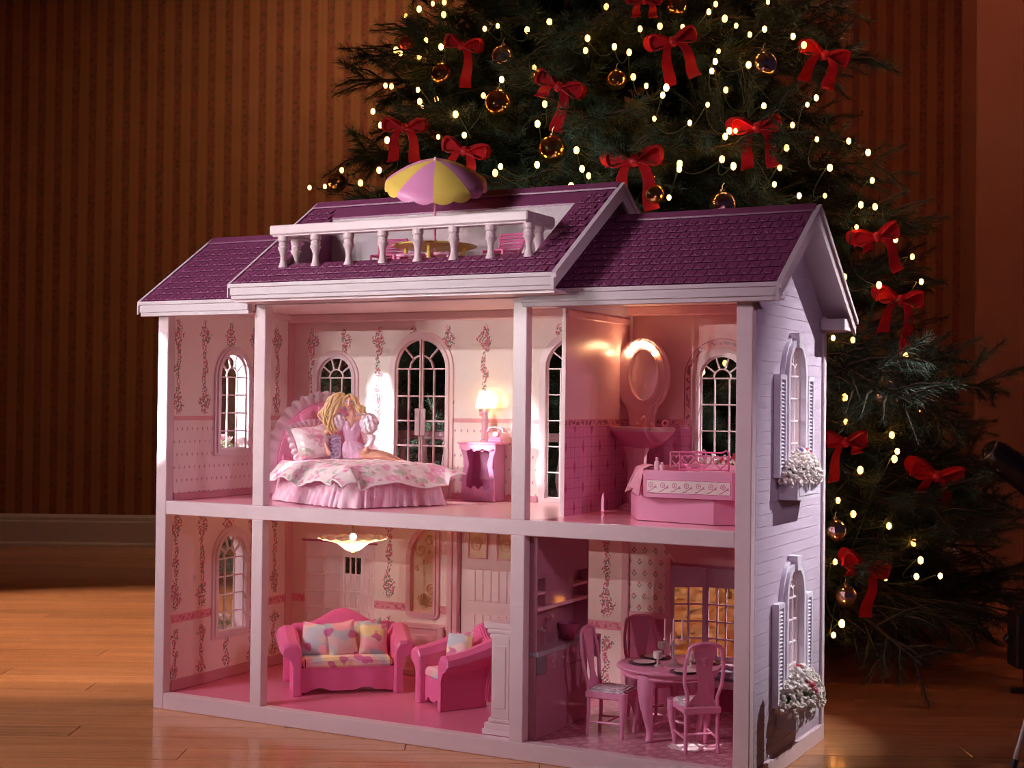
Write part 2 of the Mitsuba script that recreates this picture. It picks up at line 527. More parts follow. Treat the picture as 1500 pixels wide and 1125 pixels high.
struct('wall_left', rbox(U_OFF - 4.3, U_OFF - 4.2, V_OFF - 2.5, V_WALL + .1, 0, 2.9), 'm_paper', False)
struct('wall_right', rbox(U_OFF + 1.444, U_OFF + 2.6, V_OFF + 4.40, V_OFF + 4.55, 0, 2.9, .004), 'm_room_plain', False, label='plain brown wall end at the right edge of the picture')
struct('ceiling', rbox(U_OFF - 4.3, U_OFF + 2.7, V_OFF - 2.6, V_WALL + .1, 2.9, 3.0), 'm_ceiling', False)

# ---------------------------------------------------------------- the dollhouse: shell
H = thing('dollhouse', 'open fronted two storey pink and white dollhouse with plum tiled roof and balcony', 'dollhouse')
XL, XR, DEP, YB = .0244, 1.1443, .4006, .395
F1, C1, F2, ZT = .0298, .3665, .3917, .7546
W = 1.17


def hp(name, mesh, m, smooth=30, **kw): return put(H, name, mesh, m, smooth, **kw)


# front frame
hp('front_post', box(0, XL, 0, .02, 0, .77, .0012), 'm_white', False)
for a, b in ((.2281, .2531), (.7609, .7866)):
    hp('front_post', box(a, b, 0, .02, F1, C1, .0012), 'm_white', False)
    hp('front_post', box(a, b, 0, .02, F2, .775, .0012), 'm_white', False)
hp('front_post', box(XR, W, 0, .02, 0, .77, .0012), 'm_white', False)
hp('front_rail', box(XL, XR, 0, .02, 0, F1, .0012), 'm_white', False)
hp('front_rail', box(XL, XR, 0, .02, C1, F2, .0012), 'm_white', False)
hp('front_rail', box(.2531, .7609, 0, .012, ZT, .785, .0012), 'm_white', False)


# --- windows: opening outlines are kept so that the walls can be cut
def frame_at(kind, c):
    """local (a, depth outwards from the room, z) to the house: kind = back, left, right"""
    if kind == 'back':
        return tr(0, YB, 0)
    M = np.eye(4)
    if kind == 'left':       # a -> y, depth -> -x
        M[:3, :3] = np.array([[0, -1, 0], [1, 0, 0], [0, 0, 1]], float)
        M[:3, 3] = XL, 0, 0
    else:                    # right wall: a -> y (mirrored), depth -> +x
        M[:3, :3] = np.array([[0, 1, 0], [-1, 0, 0], [0, 0, 1]], float)
        M[:3, 3] = XR, 0, 0
    return M


def arched_window(name, kind, cx, hw, z0, zs, fw, cols, nrow, h=None, fdepth=.007, out=False, thick=.0055, bar=.0028, label=None, spokes=4, sash_y=0.0):
    """arched window with muntins: a frame standing proud of the wall on the room side, bars and one pane per light"""
    M = frame_at(kind, cx)
    if kind == 'right':
        cx = -cx
    h = hw if h is None else h
    hole = arch_poly(cx, hw, z0, zs, h=h)
    outer = arch_poly(cx, hw + fw, z0 - fw * .9, zs, h=h + fw)
    mid = arch_poly(cx, hw + fw * .55, z0 - fw * .5, zs, h=h + fw * .55)
    # two steps of moulding towards the room, and one on the outside
    def slab(pol, y0, y1): return ext_y(pol, y0, y1)
    ms = [slab(outer.difference(hole), -fdepth * .55, .001), slab(mid.difference(hole), -fdepth, -fdepth * .5)]
    if out:
        ms += [slab(outer.difference(hole), thick - .001, thick + .006), slab(arch_poly(cx, hw + fw * .7, z0 - fw * .4, zs, h=h + fw * .7).difference(hole), thick + .005, thick + .012)]
        ms += [slab(sg.Polygon([(cx - .009, zs + h - .004), (cx + .009, zs + h - .004), (cx + .012, zs + h + fw + .006), (cx - .012, zs + h + fw + .006)]), thick, thick + .016)]
    key = put(H, name, xf(cat(ms), M), 'm_white' if not out else 'm_shutter', 25, label=label)
    # bars
    sash = hole.difference(arch_poly(cx, hw - bar, z0 + bar, zs, h=h - bar))
    bars = [sash, sg.box(cx - hw, zs - bar / 2, cx + hw, zs + bar / 2)]
    for i in range(1, cols):
        x = cx - hw + 2 * hw * i / cols
        bars.append(sg.box(x - bar / 2, z0, x + bar / 2, zs))
    for i in range(1, nrow):
        z = z0 + (zs - z0) * i / nrow
        bars.append(sg.box(cx - hw, z - bar / 2, cx + hw, z + bar / 2))
    ri = hw * .40
    rh = h * .40
    bars.append(arch_poly(cx, ri + bar / 2, zs, zs, h=rh + bar / 2).difference(arch_poly(cx, ri - bar / 2, zs - 1e-4, zs, h=rh - bar / 2)))
    for i in range(spokes):
        t = math.pi * (i + 1) / (spokes + 1) if spokes != 3 else (math.pi * (.22, .5, .78)[i])
        p0 = (cx + ri * math.cos(t), zs + rh * math.sin(t))
        p1 = (cx + (hw - .0005) * math.cos(t), zs + (h - .0005) * math.sin(t))
        bars.append(sg.LineString([p0, p1]).buffer(bar / 2, cap_style=2))
    grid = unary_union(bars).intersection(hole)
    put(key, 'muntins', xf(ext_y(grid, sash_y + .0008, sash_y + .0042), M), 'm_muntin', 20)
    lights = hole.difference(grid)
    for g in sorted(lights.geoms if hasattr(lights, 'geoms') else [lights], key=lambda g: (-g.centroid.y, g.centroid.x)):
        if g.area < 2e-6:
            continue
        g = g.simplify(.0001)
        v, f = trimesh.creation.triangulate_polygon(g)
        m = trimesh.Trimesh(np.column_stack([v[:, 0], np.full(len(v), sash_y + .0025), v[:, 1]]), f)
        put(key, 'pane', xf(m, M), 'm_glass', False)
    return (arch_poly(-cx if kind == 'right' else cx, hw, z0, zs, h=h)), key


holes_back, holes_left, holes_right = [], [], []
o, _ = arched_window('arched_window', 'back', .1326, .0435, .50, .632, .0145, 3, 3, label='small round arched window above the bed'); holes_back.append(o)
o, _ = arched_window('arched_window', 'back', .685, .0575, .40, .650, .0145, 4, 5, label='tall arched hall window behind the second post'); holes_back.append(o)
o, _ = arched_window('arched_window', 'back', .9826, .0415, .44, .632, .0140, 3, 4, label='arched bathroom window with a printed tile border'); holes_back.append(o)
for lev in (F2, F1):
    up = 'upstairs' if lev == F2 else 'downstairs'
    o, _ = arched_window('arched_window', 'left', .1925, .043, lev + .094, lev + .237, .0145, 3, 4, h=.048, thick=.0245, label=f'arched {up} window in the left side wall'); holes_left.append(o)
    o, _ = arched_window('arched_window', 'right', .203, .043, lev + .094, lev + .240, .0140, 3, 4, h=.050, thick=.0257, out=True, sash_y=.0225, label=f'arched {up} window with shutters in the right side wall'); holes_right.append(o)

# --- french door upstairs: two leaves in one arched frame
def french_door():
    cx, hw, z0, zs = .3435, .0600, F2 + .004, .6505
    fw = .0155
    hole = arch_poly(cx, hw, z0, zs, h=.061)
    outer = arch_poly(cx, hw + fw, F2, zs, h=.061 + fw)
    key = hp('french_door', cat(ext_y(outer.difference(hole), YB - .004, YB + .001), ext_y(arch_poly(cx, hw + fw * .5, F2, zs, h=.061 + fw * .5).difference(hole), YB - .008, YB - .003)), 'm_pinktrim', 25, label='pink framed french door with an arched top')
    b = .0034
    for s in (-1, 1):
        half = hole.intersection(sg.box(cx - .2 if s < 0 else cx + .0012, 0, cx - .0012 if s < 0 else cx + .2, 1))
        bars = [half.difference(half.buffer(-b)), sg.box(cx - .1, zs - b / 2, cx + .1, zs + b / 2)]
        bars.append(sg.box(cx + s * hw * .5 - b / 2, z0, cx + s * hw * .5 + b / 2, zs))
        for z in (.595, .545, .495, .455):
            bars.append(sg.box(cx - .1, z - b / 2, cx + .1, z + b / 2))
        bars.append(sg.box(cx - .1, z0, cx + .1, .418))
        ri = hw * .45
        bars.append(arch_poly(cx, ri + b / 2, zs, zs).difference(arch_poly(cx, ri - b / 2, zs - 1e-4, zs)))
        t = math.pi / 2 - s * math.pi * .24
        bars.append(sg.LineString([(cx + ri * math.cos(t), zs + ri * math.sin(t)), (cx + hw * math.cos(t), zs + hw * math.sin(t))]).buffer(b / 2, cap_style=2))
        grid = unary_union(bars).intersection(half)
        put(key, 'door_leaf', ext_y(grid, YB - .002, YB + .003), 'm_pinktrim', 20)
        put(key, 'handle_plate', box(cx + s * .0065 - .0055, cx + s * .0065 + .0055, YB - .0065, YB - .0018, .515, .570, .001), 'm_muntin', False)
        for g in half.difference(grid).geoms:
            if g.area > 3e-6:
                v, f = trimesh.creation.triangulate_polygon(g.simplify(.0001))
                put(key, 'pane', trimesh.Trimesh(np.column_stack([v[:, 0], np.full(len(v), YB + .0005), v[:, 1]]), f), 'm_glass', False)
    return hole


holes_back.append(french_door())

# --- openings downstairs
bay_l, bay_r = sg.box(.060, .10, .236, .2875), sg.box(.888, .112, 1.060, .287)
side_light = sg.Polygon([(.3263, .159), (.3800, .159), (.3800, .329)] + [(.3800 - .0537 * math.sin(t), .265 + .064 * math.cos(t)) for t in np.linspace(0.05, math.pi / 2, 12)])
front_door = sg.box(.437, F1, .606, .345)

# --- walls
left_sh = sg.Polygon([(.0195, 0), (YB, 0), (YB, .765), (.0195, .765)])
for hh in holes_left:
    left_sh = left_sh.difference(hh)
hp('wall', ext_x(left_sh, XL - .0035, XL), 'm_paper_left', False, label='left side wall with climbing rose paper')
hp('wall', ext_x(sa.scale(left_sh, 1, 1), 0, XL - .004), 'm_white', False, label='white outer skin of the left side wall')
pb = sg.box(0, 0, W, .765)
for hh in holes_back + [bay_l, bay_r, side_light, front_door]:
    pb = pb.difference(hh)
for nm, x0, x1, z0, z1, m in (('bedroom', 0, .8, .3785, .765, 'm_paper_back'), ('bath', .8, W, .3785, .765, 'm_bath_back'), ('living', 0, .70, 0, .3785, 'm_paper_back'),
                              ('vine', .70, .793, 0, .3785, 'm_paper_vine'), ('tulip', .793, W, .1905, .3785, 'm_tulip'), ('dado', .793, W, 0, .1905, 'm_maroon')):
    hp('wall', ext_y(pb.intersection(sg.box(x0, z0, x1, z1)), YB, DEP), m, False)
right_sh = sg.Polygon([(.0195, 0), (DEP, 0), (DEP, .735), (.1898, .895), (.0195, .772)])
for hh in holes_right:
    right_sh = right_sh.difference(hh)
hp('wall', ext_x(right_sh.intersection(sg.box(0, 0, 1, .77)), XR, XR + .004), 'm_bath_side', False)
SIDE = hp('side_wall', ext_x(right_sh, XR + .003, W - .0022), 'm_side_groove', False, label='lavender sided outer face of the right wall')
clad = right_sh.intersection(sg.box(.024, .030, .388, .9))
for hh in holes_right:
    clad = clad.difference(hh.buffer(.010))
zrow, k = .030, 0
while zrow < .90:
    g = clad.intersection(sg.box(0, zrow + .0004, 1, zrow + .0183 - .0004))
    if not g.is_empty and g.area > 1e-5:
        for q in (g.geoms if hasattr(g, 'geoms') else [g]):
            if q.area > 1e-5:
                put(SIDE, 'siding_board', ext_x(q, W - .0023, W - .0012), 'm_siding', False)
    zrow += .0183
hp('corner_board', box(W - .004, W + .003, .387, DEP + .002, 0, .74, .001), 'm_fascia', False)
hp('skirting', box(W - .004, W + .004, .02, DEP, 0, .0285, .0012), 'm_white', False)

# floors and ceilings
hp('floor_panel', box(XL, .7737, .019, YB, .018, F1 - .0006), 'm_floor_pink', False, label='glossy hot pink living room floor')
hp('floor_panel', box(.7737, XR, .019, YB, .018, F1 - .0006), 'm_floor_tile', False, label='pink checked dining room floor')
hp('floor_panel', box(XL, .8, .019, YB, .3785, F2 - .0010), 'm_floor_up', False, label='pink and peach bedroom floor')
hp('floor_panel', box(.8, XR, .019, YB, .3785, F2 - .0010), 'm_floor_bath', False, label='glossy pink bathroom floor')
hp('ceiling_panel', box(XL, XR, .019, YB, .3670, .3784), 'm_doll_ceiling', False)
hp('ceiling_panel', box(XL, XR, .012, YB, .765, .772), 'm_doll_ceiling', False)

# baseboards, cornices, corner posts
hp('skirting', box(XL, XL + .003, .02, YB, F1, F1 + .021, .0008), 'm_doll_base', False)
hp('skirting', box(XL, XL + .003, .02, YB, F2 - .001, F2 + .013, .0008), 'm_doll_base', False)
for a, b in ((XL, .268), (.419, .610), (.757, .795)):
    hp('skirting', box(a, b, YB - .003, YB, F2 - .001, F2 + .011, .0008), 'm_doll_base', False)
hp('cornice', box(XL, .80, YB - .026, YB, .7485, .765, .002), 'm_pinktrim', False)
hp('cornice', box(.80, XR, YB - .024, YB, .748, .765, .002), 'm_rosewood', False)
hp('cornice', box(XL, XL + .010, .02, YB, .752, .765, .002), 'm_pinktrim', False)
for z0, z1 in ((F1, C1), (F2, .757)):
    hp('corner_strip', box(XL, XL + .0025, .372, YB, z0, z1, .0006), 'm_rosewood', False)

# partition between bedroom and bathroom
hp('partition', box(.793, .80, .1185, YB, F2 - .001, .765), 'm_pinktrim', False, label='bathroom partition, pink framed edge')
hp('partition_panel', box(.7995, .8008, .1185, YB, F2 - .001, .765), 'm_bath_side', False)
hp('cornice', box(.8005, .8065, .1185, YB - .012, .730, .742, .002), 'm_rosewood', False)
hp('corner_pipe', tube([(.806, .388, .55), (.806, .388, .765)], .0035, 10), 'm_pinktrim')

# dining side: pilaster and frames
hp('pilaster', box(.7905, .8045, YB - .006, YB, F1, C1, .001), 'm_rosewood', False)
hp('pilaster', box(.8045, .889, YB - .003, YB, .186, .197, .001), 'm_rosewood', False)
hp('pilaster', box(.878, .8885, YB - .006, YB, .112, .300, .001), 'm_rosewood', False)


def bay(name, x0, x1, z0, z1, label, m_frame, m_pane, d=.038, split=.36, header=.034, ncol=(2, 3), rows=4, clear=()):
    """three sided bay window bulging out of the back wall"""
    key = hp(name, cat(box(x0 - .006, x1 + .006, YB - .004, YB + .001, z1, z1 + .004, .0006)), 'm_maroon', False, label=label)
    xa = x0 + (x1 - x0) * split
    xb = x1 - (x1 - x0) * (split if split < .4 else .3)
    pts = [(x0, YB), (xa, YB + d), (xb, YB + d), (x1, YB)]
    floor = sg.Polygon(pts)
    put(key, 'sill', xf(ext(floor, .006), tr(0, 0, z0 - .006)), m_frame, False)
    put(key, 'head', xf(ext(floor, .006), tr(0, 0, z1)), m_frame, False)
    for i in range(3):
        p, q = np.array(pts[i]), np.array(pts[i + 1])
        L = float(np.hypot(*(q - p)))
        ang = math.degrees(math.atan2(q[1] - p[1], q[0] - p[0]))
        M = tr(p[0], p[1], 0) @ rz(ang)
        whole = sg.box(0, z0, L, z1)
        inner = sg.box(.006, z0 + .010, L - .006, z1 - header)
        nc = ncol[0] if i != 1 else ncol[1]
        b = .0028
        bars = [whole.difference(inner)]
        w = (L - .012)
        for c in range(1, nc):
            x = .006 + w * c / nc
            bars.append(sg.box(x - b / 2, z0, x + b / 2, z1 - .004))
        hh = z1 - header - z0 - .010
        for r in range(1, rows):
            z = z0 + .010 + hh * r / rows
            bars.append(sg.box(0, z - b / 2, L, z + b / 2))
        grid = unary_union(bars)
        put(key, 'sash', xf(ext_y(grid, -.0015, .0025), M), m_frame, 20)
        for g in whole.difference(grid).geoms:
            x, z = g.centroid.x, g.centroid.y
            r = int((z - z0 - .010) / hh * rows)
            mp = m_pane
            if (i, r) in clear:
                mp = 'm_glass'
            if mp:
                c = g.bounds
                v = np.array([[c[0], .0005, c[1]], [c[2], .0005, c[1]], [c[2], .0005, c[3]], [c[0], .0005, c[3]]])
                put(key, 'pane', xf(trimesh.Trimesh(v, [[0, 1, 2], [0, 2, 3]]), M), mp, False)
    return key


mat('m_frost', (.86, .66, .66), .25, spec=.5)
bay('bay_window', .060, .236, .10, .2875, 'pink framed bay window behind the sofa', 'm_pinktrim', 'm_frost', split=.40, clear=((1, 3),))
bay('bay_window', .888, 1.060, .112, .287, 'mauve framed bay window behind the dining table', 'm_mauve', 'm_glass', split=.32, header=.040, d=.034)

# wainscot, sidelight and front door of the hall
def hall():
    mat('m_gold_glass', (.74, .50, .36), .35, metallic=.25)
    mat('m_gold', (.66, .46, .25), .3, metallic=.6)
    sl = hp('sidelight', cat(ext_y(side_light.buffer(.012, join_style=1).difference(side_light), YB - .005, YB + .001), ext_y(side_light.buffer(.005, join_style=1).difference(side_light), YB - .008, YB - .004)), 'm_rosewood', 25, label='arched sidelight with gold scrollwork beside the front door')
    put(sl, 'pane', ext_y(side_light.buffer(.002), YB + .003, YB + .006), 'm_gold_glass', False)
    def curl(cx, cz, r, t0, turns, sgn=1):
        t = np.linspace(0, 1, 26)
        a = t0 + sgn * t * turns * 2 * math.pi
        rr = r * (1 - .8 * t)
        return [(cx + q * math.cos(w), YB + .0015, cz + q * math.sin(w)) for q, w in zip(rr, a)]
    for c in ((.345, .285, .013, 2.6, 1.4), (.366, .303, .012, .3, 1.3), (.371, .278, .008, 2, 1.2), (.371, .205, .011, 1.2, 1.5), (.355, .262, .007, 4, 1.2), (.338, .246, .006, 1, 1.2)):
        put(sl, 'scroll', tube(curl(*c), .0012, 6), 'm_gold')
    for q in range(9):
        a = .25 + q * .27
        put(sl, 'ray', tube([(.353 + .006 * math.cos(a), YB + .0015, .168 + .006 * math.sin(a)), (.353 + .024 * math.cos(a), YB + .0015, .168 + .028 * math.sin(a))], .0012, 6), 'm_gold')
    w = hp('wainscot', cat(box(.307, .424, YB - .004, YB, F1, .132, .001), box(.307, .424, YB - .008, YB, .126, .137, .0015), box(.307, .424, YB - .007, YB, F1, F1 + .012, .001)), 'm_rosewood', False)
    put(w, 'raised_panel', cat(box(.318, .408, YB - .007, YB - .0035, .052, .114, .002)), 'm_rosewood', False)
    put(w, 'newel', box(.396, .409, YB - .016, YB - .003, F1, .134, .0015), 'm_rosewood', False)
    hp('door_casing', cat(box(.412, .437, YB - .009, YB, F1, .36, .0015), box(.418, .426, YB - .012, YB, F1, .36, .001)), 'm_rosewood', False)
    d = hp('front_door', box(.4385, .606, YB + .004, YB + .010, F1, .345, .0008), 'm_pinktrim', False, label='pink front door with two gold glass lights and grooved boards')
    for x0, x1 in ((.4585, .4960), (.5235, .561)):
        put(d, 'light_frame', ext_y(sg.box(x0 - .003, .274, x1 + .003, .334).difference(sg.box(x0, .277, x1, .331)), YB - .001, YB + .005), 'm_rosewood', False)
        put(d, 'pane', box(x0, x1, YB + .0015, YB + .0045, .277, .331), 'm_gold_glass', False)
        put(d, 'scroll', cat(tube(curl((x0 + x1) / 2, .30, .013, 1, 1.5), .0011, 6), tube(curl((x0 + x1) / 2, .305, .015, 4, 1.2, -1), .0011, 6)), 'm_gold')
    for z0, z1 in ((.19, .252), (.040, .165)):
        for i in range(8):
            x = .455 + i * .0178
            put(d, 'board', box(x + .0006, x + .0172, YB + .0015, YB + .0045, z0, z1, .0008), 'm_pinktrim', False)


hall()

# --- roofs
SL = (.9055 - .7663) / (.1898 + .0188)


def zl(y): return .7663 + (y + .0188) * SL


BS = (.7344 - .9055) / (.4305 - .1898)


def roof(name, x0, x1, ye, ze, yr, zr, yb, zb, label, cut=None):
    """gabled roof slab of x0..x1: front eave (ye, ze), ridge, back eave"""
    t = .007
    sec = sg.Polygon([(ye, ze), (yr, zr), (yb, zb), (yb, zb - t), (yr, zr - t * 1.2), (ye, ze - t)])
    m = ext_x(sec, x0, x1)
    if cut is not None:
        m = trimesh.boolean.difference([m, cut], engine='manifold')
    return hp(name, m, 'm_roof', False, label=label)


sh_w, sh_l = .0177, .0222
tile = cat(box(.0006, sh_w - .0006, 0, sh_l * 1.12, 0, .0016, .0006))
tv = tile.vertices
tv[:, 2] += .0030 * (1 - tv[:, 1] / (sh_l * 1.12)) - .0012          # the lower edge stands proud
knob = ball(.0028, 1, (sh_w / 2, .0045, .0028), (1, 1, .8))
shingle_ply = mikit.ply(cat(tile, knob), 'm_roof', 35)


def shingles(parent, x0, x1, ye, ze, yr, zr, ridge, hole=None):
    L = math.hypot(yr - ye, zr - ze)
    th = math.degrees(math.atan2(zr - ze, yr - ye))
    n = int((L - ridge) / sh_l)
    for r in range(n):
        off = (r % 2) * sh_w / 2
        x = x0 + off
        if off:
            x -= sh_w * 0
        while x + sh_w <= x1 + 1e-6:
            s = r * sh_l + .002
            y = ye + s * math.cos(math.radians(th))
            z = ze + s * math.sin(math.radians(th))
            if hole is None or not hole(x, x + sh_w, y):
                put_copy(parent, 'shingle', shingle_ply, tr(x, y, z) @ rx(th))
            x += sh_w


RL = roof('roof', -.0285, .240, -.0188, .7663, .1898, .9055, .4305, .7344, 'plum tiled roof of the left wing')
shingles(RL, -.024, .2312, -.0188, .7663, .1898, .9055, .022)
RR = roof('roof', .787, 1.2129, -.0188, .7663, .1898, .9055, .4305, .7344, 'plum tiled roof of the right wing')
shingles(RR, .800, 1.2085, -.0188, .7663, .1898, .9055, .022)
EY, EZ, RZM = -.073, .7875, .9628
SM = (RZM - EZ) / (.1898 - EY)


def zm(y): return EZ + (y - EY) * SM


RX0, RX1, RY0, RY1 = .300, .806, -.016, .138
cut = box(RX0, RX1, RY0, RY1, .815, 1.05)
RM = roof('roof', .2312, .8679, EY, EZ, .1898, RZM, .46, .785, 'plum tiled middle roof with the balcony cut into it', cut)
shingles(RM, .2350, .866, EY, EZ, .1898, RZM, .022, hole=lambda a, b, y: b > RX0 - .002 and a < RX1 + .002 and y + .016 > RY0)
for xa, xb, yr_, zr_ in ((-.0285, .2312, .1898, .9055), (.868, 1.2129, .1898, .9055), (.2312, .8679, .1898, RZM)):
    g = zr_
    sec = sg.Polygon([(yr_ - .018, g - .0095), (yr_ - .018, g - .0065), (yr_, g + .0055), (yr_ + .018, g - .0075), (yr_ + .018, g - .0105), (yr_, g + .001)])
    hp('ridge_cap', ext_x(sec, xa, xb), 'm_roof', False)
# balcony recess
B = hp('balcony', box(RX0 - .004, RX1 + .004, RY0 - .004, RY1 + .004, .809, .8155), 'm_stucco', False, label='recessed roof balcony with stucco walls')
put(B, 'back_wall', ext_x(sg.Polygon([(RY1 - .001, .815), (RY1 + .006, .815), (RY1 + .006, zm(RY1) - .003), (RY1 - .001, zm(RY1) - .004)]), RX0 - .002, RX1 + .002), 'm_stucco', False)
for x in (RX0 - .005, RX1):
    put(B, 'cheek_wall', ext_x(sg.Polygon([(RY0, .815), (RY1, .815), (RY1, zm(RY1) - .004), (RY0 + .004, zm(RY0) - .002)]), x, x + .005), 'm_roof' if x < .5 else 'm_stucco', False)


# fascias and bargeboards with three steps
def fascia(x0, x1, ye, zt, zb):
    s = (zt - zb)
    prof = sg.Polygon([(ye + .012, zt), (ye - .004, zt), (ye - .004, zt - s * .22), (ye - .001, zt - s * .25), (ye - .001, zt - s * .72), (ye + .002, zt - s * .74), (ye + .002, zt - s * .97), (ye + .0035, zb), (ye + .012, zb)])
    return ext_x(prof, x0, x1)


hp('fascia', fascia(-.0285, .2275, -.0188, .7670, .7392), 'm_fascia', 20)
hp('fascia', fascia(.787, 1.2129, -.0188, .7670, .7392), 'm_fascia', 20)
hp('fascia', fascia(.2312, .8679, EY, EZ + .001, .761), 'm_fascia', 20)
hp('soffit', box(.2312, .8679, EY + .008, .02, .757, .7625), 'm_white', False)
hp('soffit', box(-.0285, .2281, -.010, .02, .742, .745), 'm_white', False)
hp('soffit', box(.7866, 1.2129, -.010, .02, .742, .745), 'm_white', False)


def barge(x0, x1, pts, h, step=.0):
    """bargeboard under a gable: pts = front eave, ridge, back eave in (y, z)"""
    (a, b), (c, d), (e, f) = pts
    big = sg.Polygon([(a, b), (c, d), (e, f), (e, f - h), (c, d - h * 1.15), (a, b - h)])
    in1 = sg.Polygon([(a, b + .0005), (c, d + .0005), (e, f + .0005), (e, f - h * .3), (c, d - h * .35), (a, b - h * .3)])
    return cat(ext_x(big, x0, x1 - .004), ext_x(in1, x1 - .0045, x1))


hp('bargeboard', barge(1.2125, 1.2215, ((-.0228, .7655), (.1898, .9085), (.4305, .7355)), .0268), 'm_fascia', False)
hp('bargeboard', barge(.8675, .8765, ((-.077, .7875), (.1898, .9660), (.46, .786)), .0268), 'm_fascia', False)
hp('bargeboard', xf(barge(.0, .0070, ((-.0205, .7670), (.1898, .9085), (.4305, .7355)), .024), tr(-.0345, 0, 0)), 'm_fascia', False)
hp('bargeboard', xf(barge(.0, .0060, ((-.0750, .7885), (.1898, .9660), (.46, .786)), .024), tr(.2258, 0, 0)), 'm_fascia', False)
hp('gable_panel', ext_x(sg.Polygon([(-.01, .745), (.1898, .950), (.42, .79), (.40, .745)]), .800, .806), 'm_siding', False)
for x0_, x1_, (ye_, ze_), (yr_, zr_), (yb_, zb_) in ((W - .004, 1.2128, (-.0228, .7655), (.1898, .9085), (.4305, .7355)), (.806, .8678, (-.077, .7875), (.1898, .9660), (.46, .786))):
    sec = sg.Polygon([(ye_ + .004, ze_ - .010), (yr_, zr_ - .013), (yb_ - .004, zb_ - .010), (yb_ - .004, zb_ - .0145), (yr_, zr_ - .019), (ye_ + .004, ze_ - .0145)])
    hp('eave_lining', ext_x(sec, x0_, x1_), 'm_fascia', False)
hp('soffit', ext_x(sg.Polygon([(.37, .735), (.4305, .735), (.4305, .7155), (.37, .7155)]), XR + .026, 1.2129), 'm_fascia', False)
hp('fascia', box(-.0285, 1.2129, .4285, .4345, .7145, .7360, .001), 'm_fascia', False)

# balustrade on the roof
def balustrade():
    K = hp('balustrade', cat(box(.290, .806, -.040, -.014, .8765, .8935, .002), box(.294, .802, -.036, -.018, .8735, .8775, .001)), 'm_white', False, label='white balustrade of turned posts round the roof balcony')
    for x0 in (.290, .782):
        y1 = .062
        put(K, 'side_rail', cat(box(x0, x0 + .024, -.016, y1, .8765, .8935, .002), box(x0 + .004, x0 + .020, -.018, y1, .8735, .8775, .001)), 'm_white', False)
    prof = [(0, 0), (.0085, 0), (.0085, .003), (.0068, .006), (.0052, .013), (.0050, .020), (.0070, .029), (.0096, .0335), (.0098, .036), (.0078, .0385), (.0085, .0405), (.0085, .043), (.0072, .0445), (.0095, .0475), (.0095, .0535), (.009, .0555), (0, .0555)]
    src = mikit.ply(lathe(prof, 20), 'm_white', 35)
    for i in range(8):
        x = .3125 + i * (.803 - .3125) / 7
        y = -.028
        put_copy(K, 'baluster', src, tr(x, y, .8185))
    for x in (.303, .795):
        put_copy(K, 'baluster', src, tr(x, .022, .8185))


balustrade()

def rear_balcony():
    K = hp('rear_balcony', box(.235, .765, DEP, .475, .380, .3895, .001), 'm_white', False, label='white railed balcony outside the upstairs back windows')
    put(K, 'rail', cat(box(.235, .765, .447, .463, .512, .524, .002), box(.238, .762, .450, .460, .507, .513, .001)), 'm_white', False)
    prof = [(0, 0), (.010, 0), (.010, .006), (.0065, .010), (.0095, .020), (.0135, .038), (.0130, .052), (.0080, .078), (.0062, .096), (.0085, .104), (.0085, .109), (.0062, .112), (.0085, .117), (0, .117)]
    src = mikit.ply(lathe(prof, 18), 'm_white', 35)
    for i in range(10):
        put_copy(K, 'baluster', src, tr(.262 + i * .053, .455, .3895))


rear_balcony()

# shutters and flower boxes on the right wall
def shutters():
    for lev in (F2, F1):
        z0, z1 = lev + .078, lev + .241
        for y0, y1 in ((.108, .142), (.266, .298)):
            k = hp('shutter', ext_x(sg.box(y0, z0, y1, z1).difference(sg.box(y0 + .006, z0 + .008, y1 - .006, z1 - .008)), W, W + .011), 'm_shutter', False)
            put(k, 'backing', box(W, W + .004, y0 + .004, y1 - .004, z0 + .004, z1 - .004), 'm_shutter', False)
            lou = []
            n = 24
            for i in range(n):
                z = z0 + .010 + (z1 - z0 - .020) * (i + .5) / n
                lou.append(xf(box(-.0045, .0045, y0 + .0055, y1 - .0055, -.0007, .0007), tr(W + .0065, 0, z) @ ry(38)))
            put(k, 'louvres', cat(lou), 'm_shutter', False, kind='stuff')


shutters()

# ---------------------------------------------------------------- furniture materials
mat('m_hotpink', (.80, .155, .36), .28, spec=.5, clearcoat=.25)
mat('m_pink', (.83, .32, .50), .3, spec=.5, clearcoat=.2)
mat('m_palepink', (.86, .50, .58), .32)
mat('m_lilac', (.56, .20, .37), .32)
mat('m_yellow', (.88, .60, .13), .35)
mat('m_umbrella_pink', (.82, .30, .55), .35)
mat('m_chrome', (.85, .82, .82), .15, metallic=1.0)
mat('m_silver', (.80, .74, .76), .22, metallic=.8)
mat('m_black', (.03, .03, .035), .35)
mat('m_dark_panel', (.22, .18, .20), .3)


def chintz(p, n, uv):
    x, y, z = p.x * 1.0, p.y * 1.0, p.z * 1.0
    a, b = (x * .8 + y * .6) * 42, (z + .3 * y) * 42
    r = noise(a * .8, b * .8, 3.0)
    s = noise(a * .9 + 9, b * .9, 7.0)
    c = mix((.80, .56, .54), (.52, .54, .60), smoothstep(.45, .62, r))
    c = mix(c, (.90, .72, .42), smoothstep(.55, .72, s))
    c = mix(c, (.88, .42, .50), smoothstep(.60, .74, noise(a * .9, b * .9 + 20, 1.0)))
    d1, d2, w = voronoi(a * .62, b * .62)
    petal = (1 - smoothstep(.22, .30, d1 + .26 * (noise(a * 3.2, b * 3.2) - .3))) * smoothstep(.35, .36, w)
    return mix(c, (.62, .12, .34), petal * .85)


mat('m_chintz', proc(chintz), .8, spec=.2, sheen=.3)


